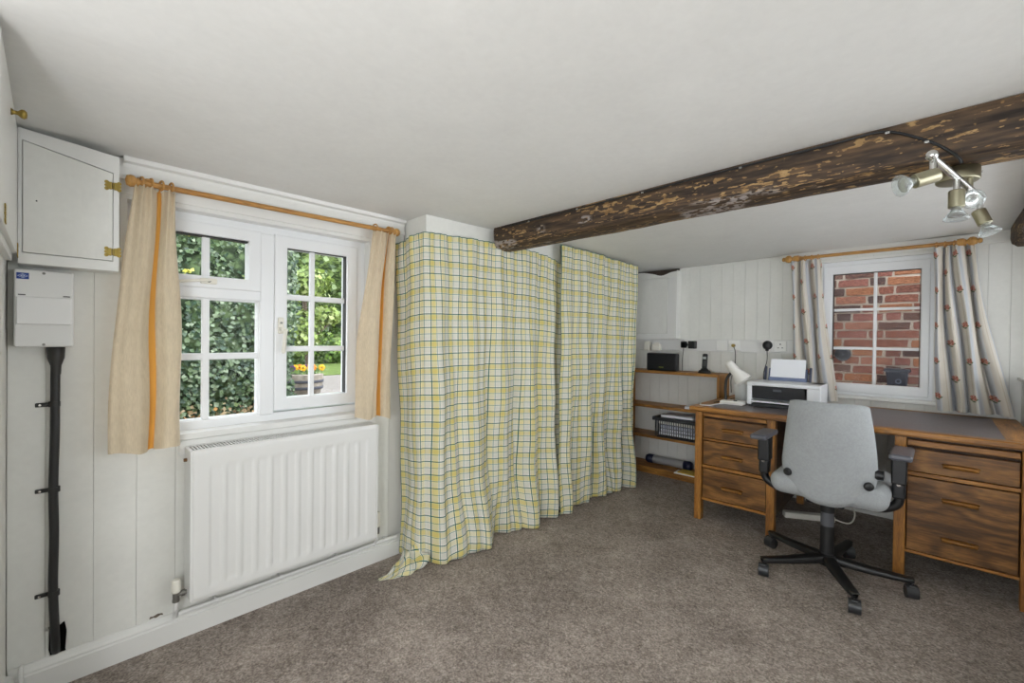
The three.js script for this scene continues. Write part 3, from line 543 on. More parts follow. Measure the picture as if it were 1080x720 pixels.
{
  const o = thing('cordless_phone', 'black cordless phone standing in its cradle on the top shelf', 'phone', [-1.405, 0.924, -3.775]);
  mesh('cradle', lathe([[0, 0], [0.05, 0], [0.052, 0.008], [0.044, 0.022], [0.03, 0.03], [0.026, 0.04], [0, 0.04]]).scale(1, 1, 0.85), blackPlastic, o);
  const h = part('handset', o, [0, 0.035, 0.002], [-0.12, 0, 0]);
  mesh('shell', bx(0.042, 0.128, 0.024, 0.011, 0, 0.064, 0, 3), blackPlastic, h);
  mesh('screen', bx(0.026, 0.02, 0.003, 0.001, 0, 0.092, 0.0115), M({ color: '#b9c0bd', roughness: 0.3 }), h);
  mesh('keypad', bx(0.03, 0.044, 0.003, 0.001, 0, 0.045, 0.0115), darkGrey, h);
}
{
  const o = thing('plastic_basket', 'dark grey slotted plastic basket full of papers on the shelf', 'basket', [-1.615, 0.344, -3.8]);
  const w = 0.19, d = 0.105, h = 0.178;
  const slat = (x, z, rx, rz) => bx(0.0065, h - 0.03, 0.004, 0.001, 0, h / 2 - 0.005, 0).rotateX(rx).rotateZ(rz).translate(x, 0, z);
  mesh('base', bx(w * 2 - 0.03, 0.008, d * 2 - 0.03, 0.003, 0, 0.004, 0), darkGrey, o);
  mesh('rim', [cb(-w - 0.012, w + 0.012, h - 0.03, h, d - 0.002, d + 0.014, 0.004), cb(-w - 0.012, w + 0.012, h - 0.03, h, -d - 0.014, -d + 0.002, 0.004), cb(-w - 0.014, -w, h - 0.03, h, -d, d, 0.004), cb(w, w + 0.014, h - 0.03, h, -d, d, 0.004)], darkGrey, o);
  for (let i = 0; i <= 17; i++) { const x = -w + 0.008 + i * (2 * w - 0.016) / 17; mesh('slat', slat(x * 0.94, d - 0.008, 0.07, 0), darkGrey, o); mesh('slat', slat(x * 0.94, -d + 0.008, -0.07, 0), darkGrey, o); }
  for (let i = 0; i <= 8; i++) { const z = -d + 0.014 + i * (2 * d - 0.028) / 8; mesh('slat', slat(0, 0, 0, 0).rotateY(Math.PI / 2).translate(-w + 0.006, 0, z), darkGrey, o); mesh('slat', slat(0, 0, 0, 0).rotateY(Math.PI / 2).translate(w - 0.006, 0, z), darkGrey, o); }
  const cols = ['#eef0f5', '#e6e8f0', '#d3d8e6', '#efeee6', '#c6cce0', '#eceef4'];
  for (let i = 0; i < 6; i++) { const p = tag(mesh('paper_stack', bx(0.31 - 0.01 * (i % 3), 0.022, 0.176, 0.002), M({ color: cols[i], roughness: 0.85 }), scene, [-1.615 + rr(-0.012, 0.012), 0.344 + 0.036 + i * 0.031, -3.8 + rr(-0.008, 0.008)], [0, rr(-0.06, 0.06), i === 5 ? 0.03 : 0]), ['lowest white bundle of papers in the grey basket', 'second bundle of pale papers from the basket bottom', 'third bundle of bluish papers from the basket bottom', 'fourth bundle of cream papers from the basket bottom', 'blue-grey bundle of papers next to the top in the basket', 'topmost bundle of white papers in the grey basket'][i], 'papers', 'papers in the basket'); }
}
tag(mesh('envelope', bx(0.17, 0.022, 0.11, 0.002), paper, scene, [-1.47, 0.6255, -3.79], [0, 0.1, 0]), 'white packet lying on the second shelf beside the desk', 'packet');
{
  const o = thing('wrapped_roll', 'silver roll with dark blue ends on the bottom shelf', 'roll', [-1.74, 0.1, -3.86], 0.02);
  mesh('roll', cyl(0.036, 0.036, 0.34, 0, 0, 0, 24).rotateZ(Math.PI / 2), M({ color: '#b8babd', metalness: 0.5, roughness: 0.4 }), o);
  for (const k of [1, -1]) mesh('end_cap', lathe([[0, -0.03], [0.039, -0.03], [0.0405, 0.02], [0.03, 0.04], [0, 0.042]]).rotateZ(-k * Math.PI / 2), M({ color: '#1d2340', roughness: 0.45 }), o, [k * 0.17, 0, 0]);
}
for (const [c, y, l] of [['#e8e8e6', 0.0655, 'white magazine lying at the bottom of the lowest shelf'], ['#d9b64a', 0.0765, 'yellow covered magazine lying on a white one on the lowest shelf']]) tag(mesh('magazine', bx(0.2, 0.01, 0.1, 0.002), M({ color: c, roughness: 0.5 }), scene, [-1.52 + (y > 0.07 ? 0.03 : 0), y - 0.0005, -3.745], [0, y > 0.07 ? -0.08 : 0.04, 0]), l, 'magazine');

// ---------------------------------------------------------------- trunking, sockets and plugs on the back wall
{
  const o = thing('cable_trunking', 'white cable trunking fixed along the back wall at socket height', 'trunking', [0, 0, 0]);
  mesh('channel', cb(-2.12, -0.7, 1.105, 1.205, ZB, ZB + 0.028, 0.004), plasticWhite, o);
  mesh('lid_edge', [cb(-2.12, -0.7, 1.199, 1.207, ZB, ZB + 0.031, 0.002), cb(-2.12, -0.7, 1.103, 1.11, ZB, ZB + 0.031, 0.002)], plasticWhite, o);
}
const ZT = ZB + 0.028;
function socket(label, x, holes) {
  const o = thing('wall_socket', label, 'socket', [x, 1.158, ZT], 0);
  mesh('face_plate', bx(0.086, 0.084, 0.01, 0.004, 0, 0, 0.005, 2), M({ color: '#eeeeea', roughness: 0.3 }), o);
  if (holes) for (const q of [bx(0.006, 0.012, 0.002, 0, 0, 0.016, 0.0106), bx(0.011, 0.005, 0.002, 0, -0.014, -0.012, 0.0106), bx(0.011, 0.005, 0.002, 0, 0.014, -0.012, 0.0106)]) mesh('pin_hole', q, blackRubber, o);
  return o;
}
socket('white double socket plate behind the black plugs above the shelf', -1.595, false);
socket('white socket plate with a brass cable outlet above the desk lamp', -1.22, false);
socket('white socket plate left of the brass outlet above the desk lamp', -1.318, false);
socket('white socket plate with empty pin holes beside the floral curtain', -0.885, true);
socket('white socket plate behind the round black plug', -0.975, false);
function plug(name, label, x, y, geo, m, lead) { const o = thing(name, label, 'plug', [x, y, ZT + 0.01]); mesh('plug_body', geo, m, o); if (lead) mesh('lead', tube(lead, 0.003, 40, 6), blackPlastic, o); return o; }
plug('power_plug', 'black plug with a thin lead running down behind the shelf', -1.632, 1.158, [bx(0.05, 0.058, 0.035, 0.01, 0, 0, 0.0175, 2), cyl(0.024, 0.02, 0.03, 0, 0, 0).rotateX(Math.PI / 2).translate(0.012, 0, 0.02)], blackPlastic, [[0, -0.03, 0.02], [-0.005, -0.12, 0.03], [-0.012, -0.235, 0.012]]);
plug('power_adapter', 'square black power adapter right of the first black plug', -1.553, 1.158, [bx(0.06, 0.066, 0.05, 0.006, 0, 0, 0.025, 2)], blackPlastic);
plug('power_plug', 'round black plug with a lead beside the empty socket', -0.972, 1.165, [lathe([[0, 0], [0.034, 0], [0.036, 0.008], [0.03, 0.03], [0.018, 0.036], [0, 0.036]]).rotateX(Math.PI / 2), bx(0.022, 0.03, 0.018, 0.005, 0, -0.03, 0.016, 2)], blackPlastic, [[0, -0.04, 0.016], [0.004, -0.12, 0.03], [-0.01, -0.22, 0.06], [0.0, -0.36, 0.07]]);
plug('aerial_plug', 'small brass plug in the outlet above the desk lamp', -1.222, 1.158, [cyl(0.013, 0.013, 0.022).rotateX(Math.PI / 2).translate(0, 0, 0.011)], brass, [[0, -0.004, 0.014], [0.016, -0.04, 0.02], [0.02, -0.16, 0.03], [-0.004, -0.28, 0.04], [0, -0.385, 0.045]]);
plug('white_adapter', 'tall white adapter at the curtain end of the trunking', -1.975, 1.14, [bx(0.055, 0.085, 0.04, 0.006, 0, 0, 0.02, 2)], creamPlastic);
plug('white_adapter', 'low white adapter next to the tall one on the trunking', -1.885, 1.128, [bx(0.075, 0.06, 0.045, 0.008, 0, 0, 0.0225, 2), bx(0.05, 0.02, 0.02, 0.004, 0, 0.034, 0.02, 2)], creamPlastic);

// ---------------------------------------------------------------- desk
{
  const X0 = -1.21, X1 = 0.335, Z0 = -3.905, Z1 = -2.985, o = thing('pedestal_desk', 'old oak pedestal desk with a grey leather writing top', 'desk', [0, 0, 0]);
  const top = part('desk_top', o);
  const T = 0.757, fr = 0.065;
  mesh('edge_frame', [wood(cb(X0, X1, T - 0.03, T, Z1 - fr, Z1, 0.008, 2), 'x'), wood(cb(X0, X1, T - 0.03, T, Z0, Z0 + fr, 0.008, 2), 'x'), wood(cb(X0, X0 + 0.11, T - 0.03, T, Z0 + fr, Z1 - fr, 0.006, 2), 'z'), wood(cb(X1 - 0.11, X1, T - 0.03, T, Z0 + fr, Z1 - fr, 0.006, 2), 'z')], oakEdge, top);
  mesh('leather_inset', metric(cb(X0 + 0.105, X1 - 0.105, T - 0.028, T - 0.001, Z0 + fr - 0.004, Z1 - fr + 0.004, 0.001), 'x', 3), leather, top);
  mesh('top_board', wood(cb(X0 + 0.03, X1 - 0.03, T - 0.035, T - 0.027, Z0 + 0.02, Z1 - 0.015, 0.001), 'x'), oakFace, top);
  function pull(parent, y, x, w = 0.118) {
    const prof = [[0, 0], [0.016, 0.001], [0.03, 0.012], [0.031, 0.018], [0.026, 0.021], [0.017, 0.016], [0.009, 0.017], [0, 0.023]];   // z, y
    const g = sheet(12, 8, (s, t) => { const k = Math.round(t * 8) % 8, e = Math.abs(2 * s - 1), p = prof[k], f = 1 - 0.45 * sst(0.72, 1, e); return [(s - 0.5) * (w + 0.016 * (1 - p[0] / 0.031)), p[1] * (0.6 + 0.4 * f), p[0] * f]; });
    const ends = [-1, 1].map((k) => { const q = prism(prof.map(([a, b]) => [a * 0.55, b * 0.82]), 0.002).rotateY(-Math.PI / 2); return q.translate(k * w / 2 + 0.001, 0, 0); });
    mesh('handle', wood(join([g, ...ends]), 'x'), pineShelf, parent, [x, y - 0.012, -0.0005]).userData.label = 'carved wooden pull';
  }
  function pedestal(name, xa, xb, drawers, slideY) {
    const g = part(name, o), lw = 0.046, zf = -3.012;
    for (const x of [xa, xb - lw]) for (const z of [zf - lw, Z0 + 0.03]) mesh('leg', wood(cb(x, x + lw, 0, T - 0.035, z, z + lw, 0.004), 'y'), oakEdge, g);
    const ia = xa + lw, ib = xb - lw;
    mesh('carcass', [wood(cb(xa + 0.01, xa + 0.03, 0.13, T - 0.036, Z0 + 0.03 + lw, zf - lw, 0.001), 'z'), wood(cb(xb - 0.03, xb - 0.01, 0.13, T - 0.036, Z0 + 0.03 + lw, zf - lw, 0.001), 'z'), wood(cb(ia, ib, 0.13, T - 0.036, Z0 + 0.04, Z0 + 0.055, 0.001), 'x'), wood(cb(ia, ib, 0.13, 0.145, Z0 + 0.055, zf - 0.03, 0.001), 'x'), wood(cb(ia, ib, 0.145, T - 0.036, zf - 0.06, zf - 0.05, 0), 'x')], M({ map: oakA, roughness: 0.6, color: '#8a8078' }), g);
    mesh('writing_slide', wood(cb(ia + 0.003, ib - 0.003, slideY[0], slideY[1], zf - 0.045, zf - 0.008, 0.003), 'x'), oakEdge, g);
    for (const [y0, y1, pulls] of drawers) {
      const zc = zf - 0.014, d = part('drawer', g, [0, 0, zc]);
      mesh('drawer_front', wood(cb(ia + 0.004, ib - 0.004, y0, y1, -0.022, 0, 0.0035), 'x'), oakFace, d);
      for (const [px, py] of pulls) pull(d, py, px);
    }
    for (let i = 0; i < drawers.length - 1; i++) mesh('rail', wood(cb(ia, ib, drawers[i + 1][1] + 0.006, drawers[i][0] - 0.003, zf - 0.05, zf - 0.011, 0.002), 'x'), oakEdge, g);
    mesh('bottom_rail', wood(cb(ia, ib, 0.134, drawers[drawers.length - 1][0] - 0.002, zf - 0.05, zf - 0.011, 0.002), 'x'), oakEdge, g);
  }
  const xl = -0.945;
  pedestal('pedestal', -1.178, -0.7, [[0.552, 0.681, [[xl, 0.618]]], [0.374, 0.53, [[xl, 0.443]]], [0.153, 0.345, [[xl, 0.24]]]], [0.694, 0.716]);
  pedestal('pedestal', -0.158, 0.322, [[0.55, 0.664, [[0.083, 0.6]]], [0.15, 0.523, [[0.083, 0.43], [0.083, 0.24]]]], [0.68, 0.708]);
}

// ---------------------------------------------------------------- on the desk
const DT = 0.757;
{
  const o = thing('inkjet_printer', 'white inkjet printer with a sheet standing in its rear tray', 'printer', [-0.735, DT, -3.43], 0.02);
  const w = 0.21, d = 0.13, H = 0.165, wp = M({ color: '#e6e8ea', roughness: 0.35 });
  mesh('side_panel', [cb(-w, -w + 0.03, 0.012, H, -d, d, 0.006, 2), cb(w - 0.075, w, 0.012, H, -d, d, 0.006, 2)], wp, o);
  mesh('lid', [cb(-w, w, H - 0.025, H, -d, d + 0.004, 0.008, 2)], wp, o);
  mesh('rear_case', cb(-w + 0.02, w - 0.02, 0.012, H - 0.02, -d, 0.02, 0.003), wp, o);
  mesh('output_bay', cb(-w + 0.028, w - 0.07, 0.05, H - 0.026, 0.015, 0.05, 0.002), blackPlastic, o);
  mesh('bay_door', prism([[-w + 0.03, 0.05], [w - 0.078, 0.05], [w - 0.09, H - 0.03], [-w + 0.03, H - 0.03]], 0.006, 0.001).rotateX(0.12).translate(0, 0.004, d - 0.03), M({ color: '#26282b', roughness: 0.35 }), o);
  mesh('latch', bx(0.05, 0.018, 0.008, 0.003, -0.03, 0.115, d - 0.012), M({ color: '#4d5156', roughness: 0.4 }), o);
  mesh('output_tray', [cb(-w + 0.01, w - 0.01, 0.03, 0.04, -0.02, d + 0.012, 0.004, 2)], wp, o);
  mesh('foot_base', cb(-w + 0.01, w - 0.01, 0, 0.02, -d + 0.01, d - 0.01, 0.002), blackPlastic, o);
  const tr = part('paper_tray', o, [-0.02, H - 0.01, -d + 0.02], [-0.28, 0, 0]);
  mesh('tray_back', bx(0.235, 0.1, 0.006, 0.003, 0, 0.05, -0.006), M({ color: '#5f6a85', roughness: 0.4 }), tr);
  for (const k of [-1, 1]) mesh('paper_guide', bx(0.014, 0.1, 0.02, 0.004, k * 0.135, 0.06, 0, 2), M({ color: '#3b4154', roughness: 0.4 }), tr);
  mesh('guide_bar', bx(0.23, 0.028, 0.008, 0.003, 0, 0.02, 0.006), M({ color: '#6f7b9a', roughness: 0.4 }), tr);
  const sh = tag(mesh('paper_sheet', bx(0.21, 0.16, 0.0015, 0, 0, 0.08, 0), paper, scene, [-0.757, DT + H - 0.005, -3.43 - d + 0.027], [-0.28, 0.02, 0]), 'blank white sheet standing in the printer tray', 'paper');
}
{
  const o = thing('desk_lamp', 'white desk lamp with a black flexible neck and cone shade', 'lamp', [-1.03, DT, -3.3]);
  const wl = M({ color: '#eceae4', roughness: 0.35 });
  mesh('base', [bx(0.15, 0.022, 0.1, 0.01, 0, 0.013, 0, 3), bx(0.15, 0.008, 0.1, 0.004, 0, 0.004, 0, 2)], wl, o);
  mesh('switch', bx(0.022, 0.008, 0.014, 0.003, 0.02, 0.026, 0.02, 2), blackPlastic, o);
  mesh('neck', tube([[-0.055, 0.02, -0.02], [-0.058, 0.1, -0.02], [-0.05, 0.17, -0.02], [-0.02, 0.215, -0.02], [0.005, 0.228, -0.02]], 0.0095, 40, 10), blackRubber, o);
  const s = part('shade', o, [-0.022, 0.262, -0.02], [0, 0, 0.72]);
  mesh('cone', lathe([[0, 0.035], [0.022, 0.033], [0.03, 0.02], [0.032, -0.02], [0.034, -0.055], [0.043, -0.075], [0.058, -0.13], [0.0565, -0.13], [0.04, -0.075], [0.03, -0.05], [0.028, 0.015], [0, 0.03]], 28), wl, s);
  mesh('bulb', lathe([[0, 0.0], [0.012, -0.02], [0.022, -0.07], [0.02, -0.09], [0, -0.102]]), MP({ color: '#f4f2ea', roughness: 0.3 }), s);
}
{
  const o = thing('storage_bin', 'small pale plastic bin behind the desk lamp', 'bin', [-1.02, DT, -3.47]);
  mesh('bin', lathe([[0, 0.002], [0.05, 0.002], [0.064, 0.13], [0.06, 0.13], [0.047, 0.008], [0, 0.008]], 4).rotateY(Math.PI / 4), M({ color: '#d9dad6', roughness: 0.5 }), o);
}
tag(mesh('white_cable', tube([[-1.06, DT + 0.004, -3.27], [-1.1, DT + 0.004, -3.18], [-1.11, DT + 0.004, -3.08], [-1.16, DT + 0.004, -3.06], [-1.19, DT + 0.004, -3.14]], 0.0032, 40, 6), plasticWhite), 'thin white cable lying on the desk by the lamp base', 'cable');
tag(mesh('black_cable', tube([[-1.1, DT + 0.004, -3.84], [-1.06, DT + 0.004, -3.7], [-1.13, DT + 0.004, -3.55], [-1.05, DT + 0.004, -3.45], [-1.12, DT + 0.004, -3.36], [-1.14, DT + 0.004, -3.25]], 0.003, 60, 6), blackPlastic), 'black cable coiled along the left end of the desk', 'cable');
{ // under the desk
  const o = thing('extension_lead', 'white extension socket strip on the carpet under the desk', 'extension lead', [-0.62, 0, -3.55], 0.5);
  mesh('socket_strip', bx(0.3, 0.04, 0.06, 0.01, 0, 0.02, 0, 2), creamPlastic, o);
  mesh('lead', tube([[0.14, 0.02, 0], [0.22, 0.012, 0.04], [0.28, 0.07, -0.04], [0.2, 0.13, -0.12], [0.08, 0.11, -0.2]], 0.005, 40, 8), creamPlastic, o);
}

// ---------------------------------------------------------------- office chair
{
  const o = thing('office_chair', 'grey fabric swivel chair with black armrests in front of the desk', 'chair', [-0.4, 0, -2.76]);
  const black = M({ color: '#1c1c1d', roughness: 0.45 }), worn = M({ color: '#34332f', roughness: 0.55 });
  const base = part('star_base', o);
  mesh('hub', lathe([[0, 0.06], [0.036, 0.06], [0.046, 0.075], [0.046, 0.1], [0.036, 0.118], [0, 0.118]]), black, base);
  const angs = [63.4, -8.7, -80.7, -152.7, 135.3];
  for (const a of angs) {
    const q = a * D, g = part('base_leg', base, [0, 0, 0], [0, -q, 0]);
    const s = sheet(14, 16, (u, v) => { const r = lerp(0.03, 0.335, u), w = lerp(0.03, 0.021, u), y = lerp(0.092, 0.082, u) - 0.004 * Math.sin(u * 3.1), h = lerp(0.021, 0.0125, u), c = v * Math.PI * 2, e = (x) => Math.sign(x) * Math.pow(Math.abs(x), 0.6); const end = u > 0.93 ? 1 - (u - 0.93) * 7 : 1; return [r, y + e(Math.sin(c)) * h, e(Math.cos(c)) * w * end]; });
    mesh('arm', s, black, g);
    mesh('arm_cover', bx(0.105, 0.008, 0.036, 0.004, 0.282, 0.0925, 0, 2).rotateZ(-0.01), worn, g);
    const c = part('castor', base, [Math.cos(q) * 0.325, 0, Math.sin(q) * 0.325], [0, rr(-0.5, 0.5), 0]);
    mesh('wheel', [cyl(0.027, 0.027, 0.017, 0, 0, 0, 22).rotateZ(Math.PI / 2).translate(-0.0135, 0.027, 0), cyl(0.027, 0.027, 0.017, 0, 0, 0, 22).rotateZ(Math.PI / 2).translate(0.0135, 0.027, 0), cyl(0.005, 0.005, 0.03, 0, 0.062, 0, 10)], black, c);
    mesh('hood', [new THREE.CylinderGeometry(0.031, 0.031, 0.046, 24, 1, false, -0.4, Math.PI + 0.8).rotateZ(Math.PI / 2).rotateX(Math.PI / 2).translate(0, 0.03, 0), bx(0.028, 0.026, 0.034, 0.006, 0, 0.05, 0, 2)], M({ color: '#303133', roughness: 0.4 }), c);
  }
  const col = part('gas_column', o);
  mesh('outer_tube', cyl(0.03, 0.031, 0.15, 0, 0.185, 0, 24), black, col);
  mesh('sleeve', cyl(0.0295, 0.0295, 0.12, 0, 0.275, 0, 24), M({ color: '#55565a', roughness: 0.5 }), col);
  mesh('top_tube', cyl(0.0315, 0.0315, 0.06, 0, 0.36, 0, 24), black, col);
  mesh('mechanism', [bx(0.16, 0.045, 0.2, 0.012, 0, 0.405, 0, 2), cyl(0.006, 0.006, 0.3, 0, 0, 0, 8).rotateZ(Math.PI / 2).translate(0.0, 0.4, 0.02), bx(0.05, 0.018, 0.04, 0.006, 0.16, 0.398, 0.02, 2), bx(0.05, 0.018, 0.04, 0.006, -0.16, 0.398, 0.02, 2)], blackPlastic, o);
  // seat
  { const g = bx(0.472, 0.105, 0.47, 0.05, 0, 0, 0, 6), p = g.attributes.position; for (let i = 0; i < p.count; i++) { const x = p.getX(i) / 0.25; p.setY(i, p.getY(i) + 0.015 * x * x); } g.computeVertexNormals(); mesh('seat', metric(g.translate(0.016, 0.475, -0.02), 'x', 2), chairCloth, o); }
  // backrest, seen from behind
  const b = part('backrest', o, [0.02, 0, 0.22]);
  const half = (t) => lerp(0.193, 0.158, Math.pow(t, 1.6)) * Math.pow(sst(-0.55, 0.22, t), 0.3);
  mesh('back_cushion', cushion(half, (s) => 0.418 + 0.12 * Math.pow(Math.abs(s), 2.6), (s) => 0.916 - 0.014 * Math.pow(Math.abs(s), 6) - 0.004 * (1 - s * s), 0.028, (s, t) => -0.05 * s * s * (0.6 + 0.4 * t) + 0.03 * (t - 0.5) - 0.018 * Math.sin(t * 3.1), 36), chairCloth, b);
  for (const x of [-0.155, 0.163]) mesh('button', lathe([[0, 0.006], [0.012, 0.006], [0.018, 0.002], [0.02, -0.004], [0, -0.004]]).rotateX(Math.PI / 2), blackPlastic, b, [x, 0.552, 0.004], [0, x * 2, 0]);
  mesh('back_bracket', [bx(0.06, 0.2, 0.02, 0.008, 0, 0.5, -0.07, 2), bx(0.06, 0.03, 0.16, 0.01, 0, 0.42, -0.13, 2), cyl(0.022, 0.022, 0.03, 0, 0, 0, 14).rotateZ(Math.PI / 2).translate(0.195, 0.6, -0.05)], blackPlastic, b);
  // armrests
  for (const k of [-1, 1]) {
    const x = k < 0 ? -0.292 : 0.283, a = part('armrest', o, [x, 0, 0.045]);
    mesh('pad', [bx(0.082, 0.028, 0.25, 0.012, 0, 0.683, -0.03, 3)], M({ color: '#5a5b62', roughness: 0.32 }), a);
    mesh('upright', [bx(0.056, 0.13, 0.08, 0.008, -k * 0.008, 0.61, -0.02, 2), bx(0.05, 0.1, 0.06, 0.012, -k * 0.008, 0.525, -0.02, 2)], blackPlastic, a);
    mesh('adjust_button', cyl(0.008, 0.008, 0.006, 0, 0, 0, 12).rotateX(Math.PI / 2), chrome, a, [-k * 0.008, 0.545, 0.0115]);
    mesh('bracket', tube([[-k * 0.006, 0.5, -0.02], [-k * 0.012, 0.45, -0.02], [-k * 0.06, 0.415, -0.02], [-k * 0.22, 0.405, -0.02]], 0.02, 24, 10), blackPlastic, a);
  }
}

// ---------------------------------------------------------------- floral curtains at the small window
{
  const o = thing('curtain_rod', 'pine curtain rod with turned ends above the small window', 'curtain rod', [-0.345, 1.816, -3.86]);
  mesh('rod', metric(new THREE.CylinderGeometry(0.0115, 0.0115, 0.97, 16).rotateZ(Math.PI / 2), 'x'), rodWood, o);
  for (const k of [1, -1]) {
    mesh('finial', lathe([[0, 0], [0.013, 0], [0.02, 0.004], [0.013, 0.01], [0.013, 0.014], [0.026, 0.026], [0.028, 0.04], [0.02, 0.055], [0.012, 0.06], [0.017, 0.067], [0.012, 0.078], [0, 0.08]]).rotateZ(-k * Math.PI / 2), rodWood, o, [k * 0.445, 0, 0]);
    mesh('bracket', [cyl(0.016, 0.02, 0.08).rotateX(Math.PI / 2).translate(0, 0, -0.04), cyl(0.03, 0.03, 0.012).rotateX(Math.PI / 2).translate(0, 0, -0.08), cyl(0.022, 0.022, 0.03).rotateZ(Math.PI / 2)], rodWood, o, [k * 0.43, 0, 0]);
  }
}
function floralCurtain(label, xt, xb, ringsX, folds) {
  const o = thing('floral_curtain', label, 'curtain', [0, 0, -3.872]);
  const f = (s, t) => {
    const k = Math.pow(t, 1.25), x = lerp(lerp(...xt, s), lerp(...xb, s), k);
    let z = 0; for (const [c, w, h] of folds) { const q = (s - c) / w; z += h * Math.exp(-q * q); }
    z = 1.35 * z * (0.6 + 0.5 * t) + 0.006 * Math.sin(s * 46) * (0.4 + 0.9 * Math.exp(-t * 14)) + 0.004 * Math.sin(s * 14 + t * 7);
    return [x + 0.006 * Math.sin(t * 6 + s * 9), lerp(1.797 + 0.004 * Math.cos(s * 55), 0.777, t), clamp(z, -0.05, 0.08)];
  };
  mesh('fabric', sheet(130, 50, f, (s, t) => [s * Math.abs(xb[1] - xb[0]) * 1.6 / 0.4 + 0.1, -t * 1.02 / 0.44]), floralMat, o);
  for (const x of ringsX) mesh('ring', ring(0.017, 0.0035), rodWood, o, [x, 1.812, 0.012], [0, Math.PI / 2 - 0.3, 0]);
}
floralCurtain('striped floral curtain left of the small window', [-0.812, -0.622], [-0.765, -0.512], [-0.765, -0.72, -0.68, -0.64], [[0.1, 0.1, 0.03], [0.27, 0.03, -0.035], [0.42, 0.1, 0.035], [0.62, 0.03, -0.035], [0.8, 0.12, 0.032]]);
floralCurtain('striped floral curtain right of the small window', [-0.035, 0.15], [-0.005, 0.316], [-0.02, 0.02, 0.06, 0.1, 0.14], [[0.08, 0.07, 0.03], [0.24, 0.025, -0.035], [0.35, 0.07, 0.03], [0.46, 0.02, -0.03], [0.6, 0.1, 0.04], [0.78, 0.028, -0.045], [0.92, 0.09, 0.03]]);

// ---------------------------------------------------------------- spotlight bar on the beam
{
  const o = thing('spotlight_bar', 'brushed nickel spotlight bar with four heads under the beam', 'spotlight', [0.035, 1.655, -1.76]);
  const gls = MP({ color: '#eef2f2', transmission: 0.85, thickness: 0, roughness: 0.12 });
  mesh('ceiling_plate', [lathe([[0, 0.062], [0.05, 0.062], [0.05, 0.028], [0.046, 0.024], [0, 0.024]], 32).scale(1, 1, 1).translate(-0.002, 0.006, -0.14), cyl(0.007, 0.007, 0.04, 0.024, 0.016, -0.118, 12)], nickel, o);
  mesh('plate_screw', cyl(0.003, 0.003, 0.004, 0, 0, 0, 8).rotateZ(Math.PI / 2), chrome, o, [0.049, 0.05, -0.14]);
  const d = new THREE.Vector3(0.11, 0, -0.543).normalize(), ang = Math.atan2(d.x, d.z);
  mesh('bar', [cyl(0.0085, 0.0085, 0.545, 0, 0, 0, 16).rotateX(Math.PI / 2).rotateY(ang), new THREE.SphereGeometry(0.0125, 14, 10).translate(-0.054, 0, 0.277), new THREE.SphereGeometry(0.0095, 14, 10).translate(0.054, 0, -0.271)], chrome, o);
  const head = (at, drop, dir, long) => {
    const h = part('spot_head', o, [d.x * at, 0, d.z * at]);
    mesh('stem', [cyl(0.0075, 0.0075, drop, 0, -drop / 2, 0, 12)], chrome, h);
    const q = new THREE.Quaternion().setFromUnitVectors(new THREE.Vector3(0, -1, 0), new THREE.Vector3(...dir).normalize());
    const can = part('spot_can', h, [0, -drop, 0]); can.quaternion.copy(q);
    mesh('socket_can', [lathe([[0, 0.01], [0.0165, 0.01], [0.0175, 0.007], [0.0175, -long], [0.016, -long - 0.002], [0, -long - 0.002]], 24)], nickel, can);
    mesh('bulb', [lathe([[0.011, -long], [0.013, -long - 0.01], [0.026, -long - 0.028], [0.027, -long - 0.035], [0.022, -long - 0.037], [0, -long - 0.034]], 24)], gls, can);
    mesh('reflector', [lathe([[0.009, -long], [0.011, -long - 0.01], [0.02, -long - 0.025], [0.0, -long - 0.012]], 20)], chrome, can);
  };
  head(-0.262, 0.045, [-0.85, -0.3, 0.55], 0.04);
  head(-0.03, 0.045, [0.0, -1, 0.05], 0.036);
  head(0.115, 0.03, [0.08, -0.28, 1], 0.03);
  head(0.255, 0.05, [0.35, -1, 0.1], 0.036);
}
{
  const zf = -1.806, cy = (x) => ceilY(x) - 0.012;
  const pts = [[-1.86, cy(-1.86), zf], [-1.5, cy(-1.5), zf], [-1.0, cy(-1), zf], [-0.6, cy(-0.6), zf], [-0.25, cy(-0.25) - 0.002, zf], [-0.13, cy(-0.13) - 0.006, zf], [-0.05, 1.812, zf], [-0.015, 1.785, zf], [0.015, 1.755, zf], [0.035, 1.728, zf + 0.004], [0.04, 1.715, zf]];
  const o = thing('lamp_cable', 'black cable clipped along the top of the beam to the spotlights', 'cable', [0, 0, 0]);
  mesh('flex', tube(pts, 0.0042, 140, 8), blackPlastic, o);
  for (const p of [[-1.62, cy(-1.62) - 0.004], [-1.3, cy(-1.3) - 0.004], [-0.95, cy(-0.95) - 0.004], [-0.55, cy(-0.55) - 0.004], [-0.125, cy(-0.13) - 0.011], [-0.035, 1.796]]) mesh('cable_clip', [bx(0.012, 0.008, 0.008, 0.002), cyl(0.0022, 0.0022, 0.005, 0, 0, 0, 8).rotateX(Math.PI / 2).translate(0, -0.003, 0.004)], chrome, o, [p[0], p[1], zf + 0.001]);
}

